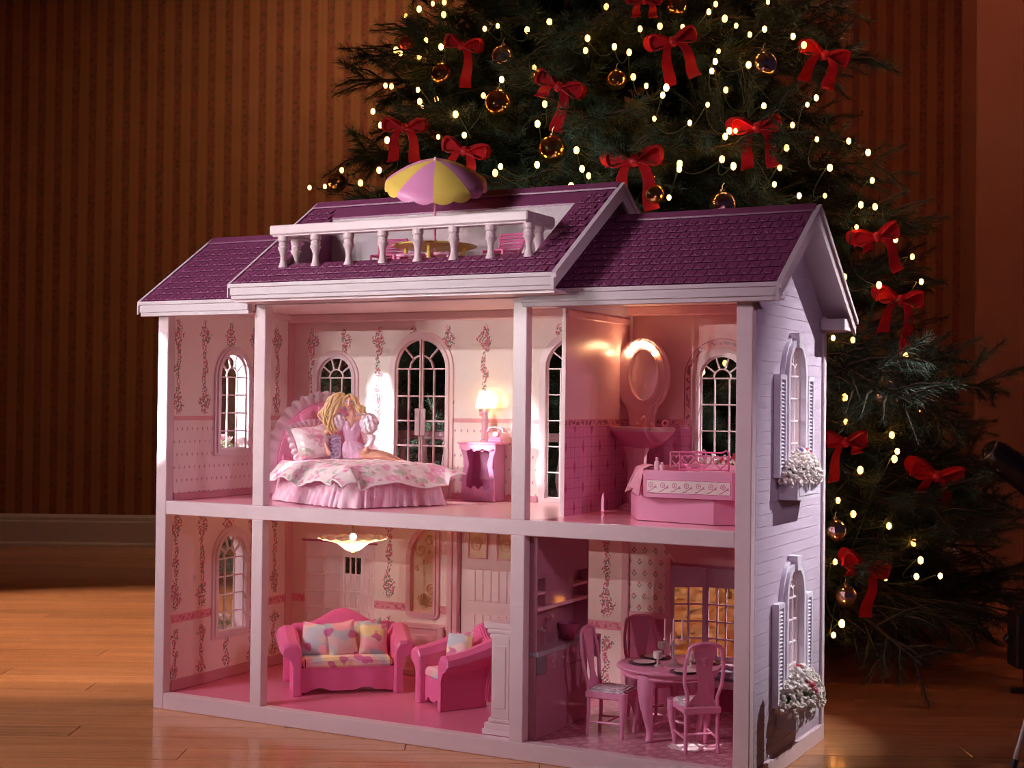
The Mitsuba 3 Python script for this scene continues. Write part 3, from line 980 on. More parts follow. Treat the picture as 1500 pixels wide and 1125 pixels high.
# ---------------------------------------------------------------- sofa and armchair
def settee(t, M, w, dep, hb, peak, seat=True):
    """sofa or armchair in local x (width), y (depth), z; front left foot at the origin"""
    lw = .015

    def arm(s):
        x0 = 0 if s < 0 else w
        sg_ = -1 if s < 0 else 1
        pts = []
        sec = [(0, 0), (lw, 0), (lw, .070), (lw * .95, .086), (lw * .4, .098), (-.010, .100), (-.022, .094), (-.025, .083), (-.019, .074), (-.010, .071), (-.003, .062), (0, .050)]
        pol = sg.Polygon(sec).buffer(.002, join_style=1).buffer(-.002, join_style=1)
        parts = []
        n = 9
        stations = []
        for i in range(n):
            f = i / (n - 1)
            y = f * dep * .92
            kz = 1 + .20 * f ** 1.4
            kx = 1.0 + .10 * f
            q = .90 if i in (0, n - 1) else 1.0
            stations.append((y, kx, kz, q))
        ring = np.array(pol.exterior.coords)[:-1]
        cen = ring.mean(0)
        V, F = [], []
        m = len(ring)
        full = []
        for (y, kx, kz, q) in stations:
            full.append((y, kx, kz, q))
        full = [(-.004, full[0][1], 1.0, .80), (-.002, full[0][1], 1.0, .93)] + [(y, kx, kz, 1.0) for (y, kx, kz, q) in full]
        for (y, kx, kz, q) in full:
            for (a, b) in ring:
                aa = cen[0] + (a - cen[0]) * q
                bb_ = (cen[1] + (b - cen[1]) * q) if b > .02 else b
                V.append((x0 + (-sg_) * aa * kx * (1), y, bb_ * kz if bb_ > .02 else bb_))
        for i in range(len(full) - 1):
            for j in range(m):
                k = (j + 1) % m
                F += [[i * m + j, i * m + k, (i + 1) * m + k], [i * m + j, (i + 1) * m + k, (i + 1) * m + j]]
        c0 = len(V)
        tri_v, tri_f = trimesh.creation.triangulate_polygon(sg.Polygon(ring))
        mesh = trimesh.Trimesh(np.array(V), np.array(F), process=False)
        capf = xf(trimesh.Trimesh(np.column_stack([tri_v[:, 0], np.zeros(len(tri_v)), tri_v[:, 1]]), tri_f, process=False), np.eye(4))
        v = capf.vertices.copy()
        v[:, 0] = x0 - sg_ * (cen[0] + (v[:, 0] - cen[0]) * .8)
        v[:, 2] = np.where(v[:, 2] > .02, cen[1] + (v[:, 2] - cen[1]) * .8, v[:, 2])
        v[:, 1] = -.004
        cap1 = trimesh.Trimesh(v, tri_f, process=False)
        v2 = v.copy()
        v2[:, 1] = full[-1][0]
        cap2 = trimesh.Trimesh(v2, tri_f, process=False)
        out = cat(mesh, cap1, cap2)
        trimesh.repair.fix_normals(out)
        return out

    for s in (-1, 1):
        put(t, 'arm', xf(arm(s), M), 'm_hotpink', 40)
    # camel back
    xs = np.linspace(-.012, w + .012, 40)
    top = []
    for x in xs:
        f = (x - w / 2) / (w / 2 + .012)
        zz = hb + (peak - hb) * (.5 + .5 * math.cos(math.pi * min(1, abs(f) / .62))) - .034 * max(0, (abs(f) - .80) / .20) ** 2
        top.append((x, zz))
    outline = sg.Polygon([(-.012, .010), (w + .012, .010)] + top[::-1]).buffer(-.004).buffer(.004)
    th = .022
    rings = []
    back = []
    for d, ins in ((0, .006), (.002, .002), (.006, 0), (.016, 0), (.020, .002), (th, .006)):
        back.append((d, outline.buffer(-ins, join_style=1) if ins else outline))
    slabs = [ext_y(p, back[i][0], back[i + 1][0] + .0002) for i, (d, p) in enumerate(back[:-1])]
    Mb = M @ tr(0, dep * .86, 0) @ rx(-6)
    put(t, 'back', xf(cat(slabs), Mb), 'm_hotpink', 50)
    # skirt with a wavy lower edge
    xs = np.linspace(lw + .001, w - lw - .001, 40)
    f = (xs - xs[0]) / (xs[-1] - xs[0])
    low = .0045 + .008 * np.clip(np.sin(f * math.pi * 4 - .9) * .8 - .1, 0, 1) + .002
    low[:3] = low[-3:] = .004
    sk = sg.Polygon([(a, b) for a, b in zip(xs, low)] + [(xs[-1], .050), (xs[0], .050)])
    put(t, 'skirt', xf(ext_y(sk, .008, .013), M), 'm_hotpink', 30)
    put(t, 'seat_box', xf(box(lw, w - lw, .010, dep * .9, .012, .049), M), 'm_hotpink', False)
    g = box(lw + .002, w - lw - .002, .004, dep * .86, .049, .066, .005)
    g = trimesh.remesh.subdivide_to_size(g.vertices, g.faces, .010)
    m = trimesh.Trimesh(*g)
    m.vertices[:, 2] += np.where(m.vertices[:, 2] > .058, .0035 * np.sin(np.clip((m.vertices[:, 0] - lw) / (w - 2 * lw), 0, 1) * math.pi), 0)
    m = trimesh.smoothing.filter_taubin(m, iterations=4)
    put(t, 'seat_cushion', xf(m, M), 'm_chintz', 40, label='pastel floral seat cushion')


MS = tr(.2500, .1030, F1) @ rz(41.2)
t = thing('sofa', 'hot pink toy sofa with a curved back and rolled arms on the living room floor', 'sofa')
settee(t, MS, .205, .098, .122, .149)
MA = tr(.4715, .1850, F1) @ rz(-32)
t = thing('armchair', 'hot pink toy armchair with rolled arms beside the sofa', 'armchair')
settee(t, MA, .100, .098, .122, .145)


def cushion(label, M, w=.062, h=.062, th=.026):
    t = thing('cushion', label, 'cushion', 'floral cushions in the living room')
    put(t, 'cover', xf(pillow_mesh(w, h, th), M), 'm_chintz', True)
    put(t, 'piping', xf(tube([(x * w / 2 * (1 - .1 * (1 - z * z) * abs(x)), 0, z * h / 2 * (1 - .1 * (1 - x * x) * abs(z))) for x, z in
                              [(a, -1) for a in np.linspace(-1, 1, 12)] + [(1, a) for a in np.linspace(-.85, 1, 12)] + [(a, 1) for a in np.linspace(.85, -1, 12)] + [(-1, a) for a in np.linspace(.85, -.85, 12)]], .0009, 5, True), M), 'm_chintz', 40)


cushion('floral cushion leaning back on the sofa behind the right hand cushion', MS @ tr(.142, .080, .097) @ rz(6) @ rx(-14) @ ry(-4), .075, .060, .022)
cushion('floral cushion at the left arm of the pink sofa', MS @ tr(.048, .058, .094) @ rz(-14) @ rx(-18) @ ry(6), .062, .066, .028)
cushion('floral cushion in the middle of the pink sofa', MS @ tr(.094, .044, .097) @ rz(8) @ rx(-14) @ ry(-6), .058, .068, .026)
cushion('floral cushion at the right arm of the pink sofa', MS @ tr(.157, .054, .094) @ rz(16) @ rx(-20) @ ry(9), .060, .066, .028)
cushion('floral cushion with a striped dark edge in the pink armchair', MA @ tr(.050, .060, .098) @ rz(18) @ rx(-16) @ ry(-8), .062, .064, .030)

# ---------------------------------------------------------------- chandelier
mat('m_lace_glass', (.95, .82, .55), .35, two=False)
scene['m_lace_glass'] = {'type': 'principledthin', 'base_color': rgb((.95, .80, .52)), 'roughness': .4, 'diff_trans': 1.1, 'spec_trans': 0.0}


def chandelier():
    t = thing('chandelier', 'glowing bowl shaped ceiling lamp with a pierced lacy rim over the sofa', 'lamp')
    cx, cy, z = .314, .20, .3085
    n, nr = 64, 14
    V, F = [], []
    for i in range(nr + 1):
        f = i / nr
        r = .003 + .064 * f
        for j in range(n):
            a = 2 * math.pi * j / n
            zz = z + .010 * f + .004 * f ** 2.6 + (.0016 * math.sin(16 * a) * f ** 3) - .013 * math.exp(-(f / .34) ** 3)
            rr = r * (1 + .025 * math.cos(16 * a) * f ** 3)
            V.append((cx + rr * math.cos(a), cy + rr * math.sin(a), zz))
    hole = rng.random((nr, n))
    for i in range(nr):
        for j in range(n):
            if i >= nr - 5 and i < nr - 1 and (j + i) % 2 == 0 and hole[i, j] < .75:
                continue
            k = (j + 1) % n
            F += [[i * n + j, i * n + k, (i + 1) * n + k], [i * n + j, (i + 1) * n + k, (i + 1) * n + j]]
    kb = put(t, 'bowl', trimesh.Trimesh(np.array(V), np.array(F), process=False), 'm_lace_glass', True)
    scene[kb]['emitter'] = {'type': 'area', 'radiance': rgb((2.8, 1.95, .85)), 'sampling_weight': 14.0}     # lit lamp glass
    put(t, 'finial', xf(lathe([(0, -.006), (.003, -.005), (.0045, -.002), (.003, .001), (0, .001)], 16), tr(cx, cy, z - .013)), 'm_gold', 40)
    put(t, 'stem', tube([(cx, cy, .330), (cx, cy, .367)], .003, 10), 'm_gold')
    b = put(t, 'bulb', ball(.0068, 2, (cx, cy, .3240)), 'm_white', True)
    scene[b]['emitter'] = {'type': 'area', 'radiance': rgb((120, 84, 36)), 'sampling_weight': 6.0}


chandelier()

# ---------------------------------------------------------------- pedestal column
t = thing('pedestal_column', 'white panelled pedestal column standing against the middle post', 'column')
px0, px1, py0, py1 = .7165, .7500, .022, .054
put(t, 'base', cat(box(.6990, .7575, .0205, .0750, F1, F1 + .010, .001), box(.7035, .7555, .0205, .0710, F1 + .010, F1 + .020, .001), box(.7100, .7530, .0205, .0650, F1 + .020, F1 + .030, .003)), 'm_white', False)
put(t, 'shaft', cat(box(px0, px1, .0205, py1, F1 + .028, .196, .001)), 'm_white', False)
put(t, 'shaft_panel', box(px0 + .006, px1 - .006, .0190, .0215, .075, .180, .001), 'm_white', False)
put(t, 'cap', cat(box(.7120, .7540, .0205, .060, .190, .198, .002), box(.7070, .7560, .0205, .066, .198, .206, .002), box(.7010, .7580, .0205, .072, .206, .2165, .0015)), 'm_white', False)


# ---------------------------------------------------------------- kitchen unit
def kitchen():
    mat('m_kitchen', (.46, .19, .26), .10, spec=.6, clearcoat=.8, clearcoat_gloss=.95)
    mat('m_counter', (.40, .34, .38), .18, spec=.5)
    t = thing('kitchen_unit', 'glossy mauve toy kitchen wall unit with counter and open cubby shelves', 'kitchen unit')
    x0, x1, y0, y1 = .7690, .8000, .0205, .2215
    put(t, 'base_cabinet', box(x0, x1 - .002, y0, y1, F1, .166), 'm_kitchen', False)
    put(t, 'counter', box(x0, x1 + .004, y0, y1 + .002, .166, .1745, .001), 'm_counter', False)
    put(t, 'back_panel', box(x0, x0 + .003, y0, y1, .1745, .364), 'm_kitchen', False)
    put(t, 'side_panel', box(x0, x1, y1 - .003, y1, .1745, .364), 'm_kitchen', False)
    put(t, 'side_panel', box(x0, x1, y0, y0 + .003, .1745, .364), 'm_kitchen', False)
    put(t, 'soffit', box(x0 + .003, x1 - .001, y0 + .003, y1 - .003, .2935, .364), 'm_kitchen', False)
    put(t, 'shelf_board', box(x0 + .003, x1, y0 + .003, y1 - .003, .240, .246, .0006), 'm_palepink', False)
    put(t, 'cabinet_door', box(x0 + .003, x1, .052, .158, .246, .2935, .0006), 'm_kitchen', False)
    for a, b in ((y0 + .003, .052), (.158, y1 - .003)):
        put(t, 'cubby', box(x0 + .003, x0 + .012, a, b, .246, .2935), 'm_kitchen', False)
        put(t, 'cubby_shelf', box(x0 + .004, x1, a, b, .2670, .2712, .0006), 'm_palepink', False)
    put(t, 'oven_front', box(x1 - .003, x1 + .0005, .0235, .0560, .136, .1655, .0006), 'm_dark_panel', False)
    for i in range(4):
        a = .058 + i * .040
        d = put(t, 'drawer', box(x1 - .003, x1 + .0005, a + .0008, a + .0392, .137, .1650, .0008), 'm_kitchen', False)
        put(d, 'knob', ball(.0022, 1, (x1 + .002, a + .02, .152)), 'm_palepink')
    put(t, 'cabinet_front', box(x1 - .003, x1 + .0005, .0225, .2195, F1 + .004, .1355, .0008), 'm_kitchen', False)
    scene['m_clear'] = {'type': 'thindielectric', 'int_ior': 1.5}

    def vessel(name, label, cat_, prof, x, y):
        k = thing(name, label, cat_)
        put(k, 'body', xf(lathe(prof, 20), tr(x, y, .1748)), 'm_clear', 40)
        return k
    k = vessel('glass_bottle', 'clear glass bottle with a long neck on the kitchen counter', 'bottle', [(0, .0004), (.011, .0004), (.012, .004), (.012, .018), (.010, .026), (.005, .036), (.004, .044), (.0048, .046)], .788, .100)
    put(k, 'stopper', xf(ball(.0042, 1), tr(.788, .100, .2235)), 'm_palepink')
    k = vessel('glass_jar', 'clear glass jar with a lid on the kitchen counter near the front post', 'jar', [(0, .0004), (.011, .0004), (.0115, .003), (.0115, .027), (.009, .030)], .786, .064)
    put(k, 'lid', xf(lathe([(0, .034), (.003, .034), (.004, .031), (.010, .0305), (.010, .029), (0, .029)], 16), tr(.786, .064, .1748)), 'm_silver', 40)
    k = thing('mixing_bowl', 'maroon bowl on the kitchen counter behind the bottle', 'bowl')
    put(k, 'body', xf(lathe([(0, 0), (.009, 0), (.011, .002), (.0185, .026), (.0195, .029), (.0180, .029), (.0100, .004), (0, .003)], 24), tr(.7895, .163, .1747) @ scl(.93, .93, 1)), 'm_maroon', 40)
    k = thing('dish_towel', 'pink striped cloth hanging at the end of the kitchen unit', 'towel')
    m = []
    y, n = y1 + .0032, 18
    V, F = [], []
    for j, z in enumerate(np.linspace(.1765, .138, 6)):
        for i in range(n):
            x = .7985 + .024 * i / (n - 1)
            V.append((x, y + .0016 * math.sin(i * 1.5), z))
    for j in range(5):
        for i in range(n - 1):
            a = j * n + i
            F += [[a, a + 1, a + n + 1], [a, a + n + 1, a + n]]
    q = trimesh.Trimesh(np.array(V), np.array(F), process=False)
    q2 = q.copy()
    q2.vertices[:, 1] += .0012
    q2.invert()
    mat('m_towel', proc(lambda p, n, uv: mix((.80, .42, .60), (.55, .25, .42), smoothstep(-.2, .2, dr.sin(p.x * 1400)))), .8)
    put(k, 'cloth', cat(q, q2), 'm_towel', 40)
    put(k, 'rail', tube([(.790, y1 - .001, .1775), (.824, y1 + .003, .1775)], .0016, 8), 'm_palepink')


kitchen()


# ---------------------------------------------------------------- dining table, chairs and what stands on the table
TC, TZ = (.973, .172), .148


def dining_table():
    t = thing('dining_table', 'round pink toy dining table with cabriole legs', 'table')
    R = .088
    put(t, 'tabletop', xf(lathe([(0, TZ - .006), (R - .006, TZ - .006), (R - .001, TZ - .0045), (R, TZ - .002), (R - .002, TZ), (0, TZ)], 56), tr(*TC, 0)), 'm_pink', 35)
    put(t, 'apron', xf(lathe([(R - .013, TZ - .016), (R - .009, TZ - .016), (R - .007, TZ - .0135), (R - .009, TZ - .011), (R - .007, TZ - .006), (R - .013, TZ - .006)], 56), tr(*TC, 0)), 'm_pink', 35)
    leg = []
    n = 16
    pts, rad = [], []
    for i in range(n):
        f = i / (n - 1)
        z = (TZ - .010) * (1 - f) + F1 * f
        off = .066 + .010 * math.sin(f * math.pi * 1.0) * (1 - f) * 1.6 - .010 * f + .006 * max(0, f - .85) / .15
        pts.append((off, 0, z))
        rad.append(.0125 * (1 - f) ** 1.3 + .0048 + .0018 * max(0, (f - .9) / .1))
    src = tube(pts, rad, 12)
    src.vertices[:, 2] = np.maximum(src.vertices[:, 2], F1)
    sh = mikit.ply(src, 'm_pink', 40)
    for a in (-100, -10, 80, 170):
        l = put_copy(t, 'leg', sh, tr(*TC, 0) @ rz(a))
    sp = put(t, 'stretcher', cat([tube([(TC[0] + .056 * math.cos(math.radians(a)), TC[1] + .056 * math.sin(math.radians(a)), .052), (TC[0], TC[1], .056), (TC[0] - .056 * math.cos(math.radians(a)), TC[1] - .056 * math.sin(math.radians(a)), .052)], .003, 8) for a in (-10, 80)]), 'm_pink')


dining_table()


def dining_chair(label, x, y, ang):
    """chair facing local +y; origin midway between the rear feet"""
    t = thing('dining_chair', label, 'chair', 'pink dining chairs')
    M = tr(x, y, F1) @ rz(ang)
    hw, d, sh, top = .030, .066, .074, .174

    def stile(s):
        P = [(s * .027, 0, 0), (s * .026, .003, .03), (s * .026, .003, .07), (s * .024, .000, .088), (s * .031, -.004, .112), (s * .032, -.008, .140), (s * .027, -.012, .162)]
        tt = np.linspace(0, 1, 22)
        P = np.array(P)
        k = np.linspace(0, 1, len(P))
        return np.stack([np.interp(tt, k, P[:, j]) for j in range(3)], 1)

    for s in (-1, 1):
        put(t, 'rear_leg', xf(tube(stile(s), np.interp(np.linspace(0, 1, 22), [0, .3, 1], [.0030, .0034, .0030]), 8), M), 'm_pink', 50)
        P, r = [], []
        for i in range(12):
            f = i / 11
            P.append((s * (.029 + .004 * math.sin(f * math.pi) * (1 - f) - .003 * f), d + .004 * math.sin(f * math.pi) * (1 - f) - .002 * f, sh * (1 - f)))
            r.append(.0068 * (1 - f) ** 1.4 + .0030 + .0010 * max(0, (f - .88) / .12))
        m = tube(P, r, 8)
        m.vertices[:, 2] = np.maximum(m.vertices[:, 2], 0)
        put(t, 'front_leg', xf(m, M), 'm_pink', 50)
    # crest rail
    a = np.linspace(0, math.pi, 15)
    P = [(.027 * math.cos(q), -.012 - .001 * math.sin(q), .162 + .014 * math.sin(q) ** .7) for q in a]
    put(t, 'crest_rail', xf(tube(P, .0032, 8), M), 'm_pink', 50)
    # vase shaped splat
    zz = np.linspace(.076, .1755, 30)
    prof = np.interp(zz, [.076, .084, .092, .104, .118, .128, .140, .150, .160, .172, .1755], [.0215, .019, .011, .0075, .0095, .0120, .0135, .0150, .0180, .0205, .0190])
    pol = sg.Polygon([(p, z) for p, z in zip(prof, zz)] + [(-p, z) for p, z in zip(prof[::-1], zz[::-1])])
    m = ext_y(pol, -.0012, .0012)
    v, f = trimesh.remesh.subdivide_to_size(m.vertices, m.faces, .012)
    m = trimesh.Trimesh(v, f)
    m.vertices[:, 1] += np.interp(m.vertices[:, 2], [.07, .088, .112, .14, .176], [.003, .0, -.004, -.008, -.013])
    put(t, 'splat', xf(m, M), 'm_pink', 30)
    orn = cat([ball(.0035, 1, (0, -.0105, .150), (1, .5, 1.4)), ball(.0025, 1, (0, -.009, .141), (1, .5, 1)), ball(.0025, 1, (-.005, -.0105, .153), (1, .5, 1)), ball(.0025, 1, (.005, -.0105, .153), (1, .5, 1))])
    put(t, 'carving', xf(orn, M), 'm_pink', 40)
    put(t, 'seat', xf(cat(box(-.031, .031, -.002, d + .004, sh - .012, sh, .002)), M), 'm_pink', False)
    u = np.linspace(0, 2 * math.pi, 48, endpoint=False)
    edge = sg.Polygon([((.0315 + .0012 * math.sin(14 * q)) * np.sign(math.cos(q)) * abs(math.cos(q)) ** .4, d / 2 + .002 + (.033 + .0012 * math.sin(14 * q)) * np.sign(math.sin(q)) * abs(math.sin(q)) ** .4) for q in u])
    put(t, 'seat_pad', xf(cat(xf(ext(edge, .0018), tr(0, 0, sh)), xf(ext(edge.buffer(-.003), .0045), tr(0, 0, sh)), xf(ext(edge.buffer(-.008), .006), tr(0, 0, sh))), M), 'm_pad', 30, label='pale grey lace edged seat pad')
    st = [tube([(s * .026, .002, .022), (s * .028, d - .002, .024)], .0019, 6) for s in (-1, 1)] + [tube([(-.027, d * .5, .023), (.027, d * .5, .023)], .0019, 6)]
    for q in st:
        put(t, 'stretcher', xf(q, M), 'm_pink', 50)


mat('m_pad', proc(lambda p, n, uv: mix((.52, .42, .46), (.82, .72, .74), smoothstep(.4, .6, noise(p.x * 420, p.y * 420, p.z * 300)))), .8)
dining_chair('pink dining chair in the foreground with its back to the viewer', 1.0650, .0830, 38)
dining_chair('pink dining chair in side view beside the kitchen unit', .8520, .1330, -90)
dining_chair('pink dining chair behind the table facing the viewer', .8780, .2850, -133)


def on_table():
    mat('m_plate_dark', (.10, .05, .08), .25, clearcoat=.5)
    mat('m_china', (.80, .62, .66), .25)
    mat('m_goblet', (.80, .72, .66), .2)
    places = ((.9335, .158, 'left'), (1.0230, .118, 'front'), (.9300, .2160, 'far left'), (1.0200, .214, 'far right'))
    for x, y, w in places:
        lab = f'pink rimmed plate on a dark charger at the {w} place of the round table'
        k = thing('dinner_plate', lab, 'plate', 'place settings on the dining table')
        put(k, 'charger', xf(lathe([(0, 0), (.022, 0), (.0265, .0014), (.0265, .0018), (.021, .0010), (0, .0010)], 28), tr(x, y, TZ + .0002)), 'm_plate_dark', 40)
        put(k, 'plate', xf(lathe([(0, .0012), (.012, .0012), (.0190, .0032), (.0190, .0036), (.012, .0018), (0, .0018)], 28), tr(x, y, TZ + .0002)), 'm_china', 40)
    gp = [(0, 0), (.006, 0), (.006, .0010), (.0018, .0022), (.0013, .008), (.0030, .0105), (.0068, .0125), (.0074, .0190), (.0070, .0240), (.0060, .0240), (.0060, .014), (0, .013)]
    for x, y, w in ((.9610, .1500, 'between the left plate and the candelabrum'), (1.0120, .1700, 'behind the front plate'), (.9320, .2420, 'at the far side of the table')):
        k = thing('goblet', f'small pale stemmed goblet {w}', 'goblet', 'goblets on the dining table')
        put(k, 'cup', xf(lathe(gp, 18), tr(x, y, TZ + .0002)), 'm_goblet', 40)
    k = thing('candelabrum', 'three armed pale pink candelabrum with tall candles in the middle of the table', 'candelabrum')
    x, y = .9840, .163
    put(k, 'base', xf(lathe([(0, 0), (.016, 0), (.0165, .0015), (.0100, .0045), (.0050, .0085), (.0026, .012), (0, .012)], 24), tr(x, y, TZ + .0002)), 'm_silver', 40)
    put(k, 'stem', xf(lathe([(.0022, .011), (.0030, .016), (.0020, .022), (.0030, .030), (.0020, .036), (.0028, .046), (0, .047)], 14), tr(x, y, TZ)), 'm_silver', 40)
    for s in (-1, 1):
        P = [(x + s * .0144 * f * U2[0], y + s * .0144 * f * U2[1], TZ + .040 - .007 * math.sin(f * math.pi) + .003 * f) for f in np.linspace(0, 1, 10)]
        put(k, 'arm', tube(P, .0014, 7), 'm_silver')
    for s in (-1, 0, 1):
        put(k, 'candle', xf(lathe([(0, .043), (.0032, .043), (.0034, .0445), (.0016, .046), (.0015, .076), (.0004, .079), (0, .079)], 10), tr(x + s * .0144 * U2[0], y + s * .0144 * U2[1], TZ)), 'm_palepink', 40)
    for i, (x, y, a) in enumerate(((.952, .128, 20), (1.000, .128, 70), (1.006, .135, 80))):
        k = thing('cutlery', ('silver cutlery beside the left plate', 'silver fork left of the front plate', 'silver knife next to the front plate fork')[i], 'cutlery')
        put(k, 'blade', xf(cat(box(-.012, .004, -.0008, .0008, 0, .0007, .0002), box(.004, .012, -.0018, .0018, 0, .0007, .0003)), tr(x, y, TZ + .0004) @ rz(a)), 'm_silver', False)


on_table()
hp('window_seat', box(.895, 1.1435, .352, YB - .0005, .078, .092, .002), 'm_mauve', False)
t = thing('window_cushion', 'grey mauve cushion on the seat under the dining bay window', 'cushion')
mat('m_grey_cushion', (.30, .26, .36), .8)
put(t, 'pad', box(.90, 1.142, .353, .393, .0925, .106, .005), 'm_grey_cushion', False)
t = thing('round_rug', 'small pale scalloped rug on the dining floor under the front chair', 'rug')
mat('m_rug', proc(lambda p, n, uv: mix((.82, .56, .62), (.92, .80, .82), noise(p.x * 300, p.y * 300))), .9)
put(t, 'mat', xf(ext(sg.Polygon([((.030 + .002 * math.cos(9 * q)) * math.cos(q), (.030 + .002 * math.cos(9 * q)) * math.sin(q)) for q in np.linspace(0, 2 * math.pi, 90)[:-1]]), .0012), tr(1.030, .110, F1)), 'm_rug', False)


# ---------------------------------------------------------------- bedroom: nightstand, lamp, telephone, rug
def nightstand():
    t = thing('nightstand', 'pink toy nightstand with a scalloped open front against the bedroom wall', 'nightstand')
    x0, x1, y0, y1, z0, z1 = .4680, .5400, .346, .3935, F2, .502
    cx = (x0 + x1) / 2
    zz = np.linspace(z0 + .026, z1 - .012, 24)
    f = (zz - zz[0]) / (zz[-1] - zz[0])
    hw = np.interp(f, [0, .25, .45, .65, .85, 1], [.0265, .0265, .0235, .020, .0245, .0255])
    opening = sg.Polygon([(cx - w, z) for w, z in zip(hw, zz)] + [(cx + d * .0255, zz[-1] + .003 * math.cos(d * 9.4)) for d in np.linspace(-.9, .9, 19)] + [(cx + w, z) for w, z in zip(hw[::-1], zz[::-1])] + [(cx + d * .0265, zz[0] - .003 * math.cos(d * 9.4)) for d in np.linspace(.9, -.9, 19)]).buffer(0)
    flare = np.interp(f, [0, .3, .55, .8, 1], [.0, .0, -.004, -.003, .002])
    shape = sg.Polygon([(x0, z0), (x1, z0), (x1, z0 + .03)] + [(x1 + q, z) for q, z in zip(flare, zz)] + [(x1, z1), (x0, z1)] + [(x0 - q, z) for q, z in zip(flare[::-1], zz[::-1])] + [(x0, z0 + .03)]).buffer(0)
    put(t, 'front', ext_y(shape.difference(opening), y0, y0 + .004), 'm_lilac', 20)
    put(t, 'side_panel', box(x0 + .003, x0 + .006, y0 + .004, y1, z0, z1 - .001), 'm_lilac', False)
    put(t, 'side_panel', box(x1 - .006, x1 - .003, y0 + .004, y1, z0, z1 - .001), 'm_lilac', False)
    put(t, 'back_panel', box(x0 + .006, x1 - .006, y1 - .012, y1 - .010, z0, z1 - .001), 'm_lilac', False)
    put(t, 'shelf', box(x0 + .006, x1 - .006, y0 + .004, y1 - .012, z0 + .018, z0 + .022), 'm_lilac', False)
    xs = np.linspace(x0 - .004, x1 + .004, 48)
    sc = sg.Polygon([(x, z1 - .0080 - .0040 * abs(math.sin((x - x0) / (x1 - x0) * math.pi * 3))) for x in xs] + [(x1 + .004, z1), (x0 - .004, z1)])
    put(t, 'apron', ext_y(sc, y0 - .004, y0), 'm_pink', 20)
    put(t, 'tabletop', box(x0 - .006, x1 + .006, y0 - .006, y1, z1, z1 + .004, .0015), 'm_pink', False)
    zt = z1 + .0042
    k = thing('table_lamp', 'small lit table lamp with a glowing shade on the nightstand', 'lamp')
    lx, ly = .5045, .372
    put(k, 'base', xf(lathe([(0, 0), (.010, 0), (.010, .003), (.0072, .005), (.0066, .036), (.0080, .039), (.0080, .042), (.0055, .046), (.0064, .050), (.0052, .054), (.0062, .058), (.0046, .063), (.003, .066), (0, .066)], 20), tr(lx, ly, zt)), 'm_palepink', 40)
    scene['m_shade'] = {'type': 'principledthin', 'base_color': rgb((.95, .88, .70)), 'roughness': .5, 'diff_trans': 1.4}
    ks = put(k, 'shade', xf(trimesh.creation.revolve(np.array([(.0185, .066), (.0190, .070), (.0125, .098), (.0115, .100)]), sections=32), tr(lx, ly, zt)), 'm_shade', 40)
    scene[ks]['emitter'] = {'type': 'area', 'radiance': rgb((4.0, 2.3, .90)), 'sampling_weight': 14.0}      # lit lamp shade
    b = put(k, 'bulb', ball(.0070, 2, (lx, ly, zt + .083)), 'm_white', True)
    scene[b]['emitter'] = {'type': 'area', 'radiance': rgb((52, 31, 12)), 'sampling_weight': 10.0}
    k = thing('telephone', 'small pink toy telephone beside the lamp on the nightstand', 'telephone')
    M = tr(.5330, .3640, zt) @ rz(20)
    put(k, 'body', xf(cat(box(-.013, .013, -.010, .010, 0, .008, .002), trimesh.convex.convex_hull(np.array([(x, y, z) for x in (-.011, .011) for y in (-.008, .009) for z in (.007,)] + [(x, y, .021) for x in (-.006, .006) for y in (0, .007)]))), M), 'm_pink', 30)
    put(k, 'dial', xf(xf(lathe([(0, 0), (.0058, 0), (.0058, .001), (0, .001)], 20), rx(58)), M @ tr(0, -.0048, .0155)), 'm_china', 30)
    put(k, 'handset', xf(tube([(-.015, .004, .020), (-.013, .004, .0265), (-.006, .004, .0290), (.006, .004, .0290), (.013, .004, .0265), (.015, .004, .020)], [.0042, .0030, .0020, .0020, .0030, .0042], 8), M), 'm_palepink', 50)
    k = thing('oval_rug', 'pale oval mat on the bedroom floor before the nightstand', 'rug')
    put(k, 'mat', xf(ext(sg.Point(0, 0).buffer(.05, 24), .0016), tr(.490, .268, F2 - .0008) @ rz(10) @ scl(1.0, .62, 1)), 'm_rug', False)


nightstand()


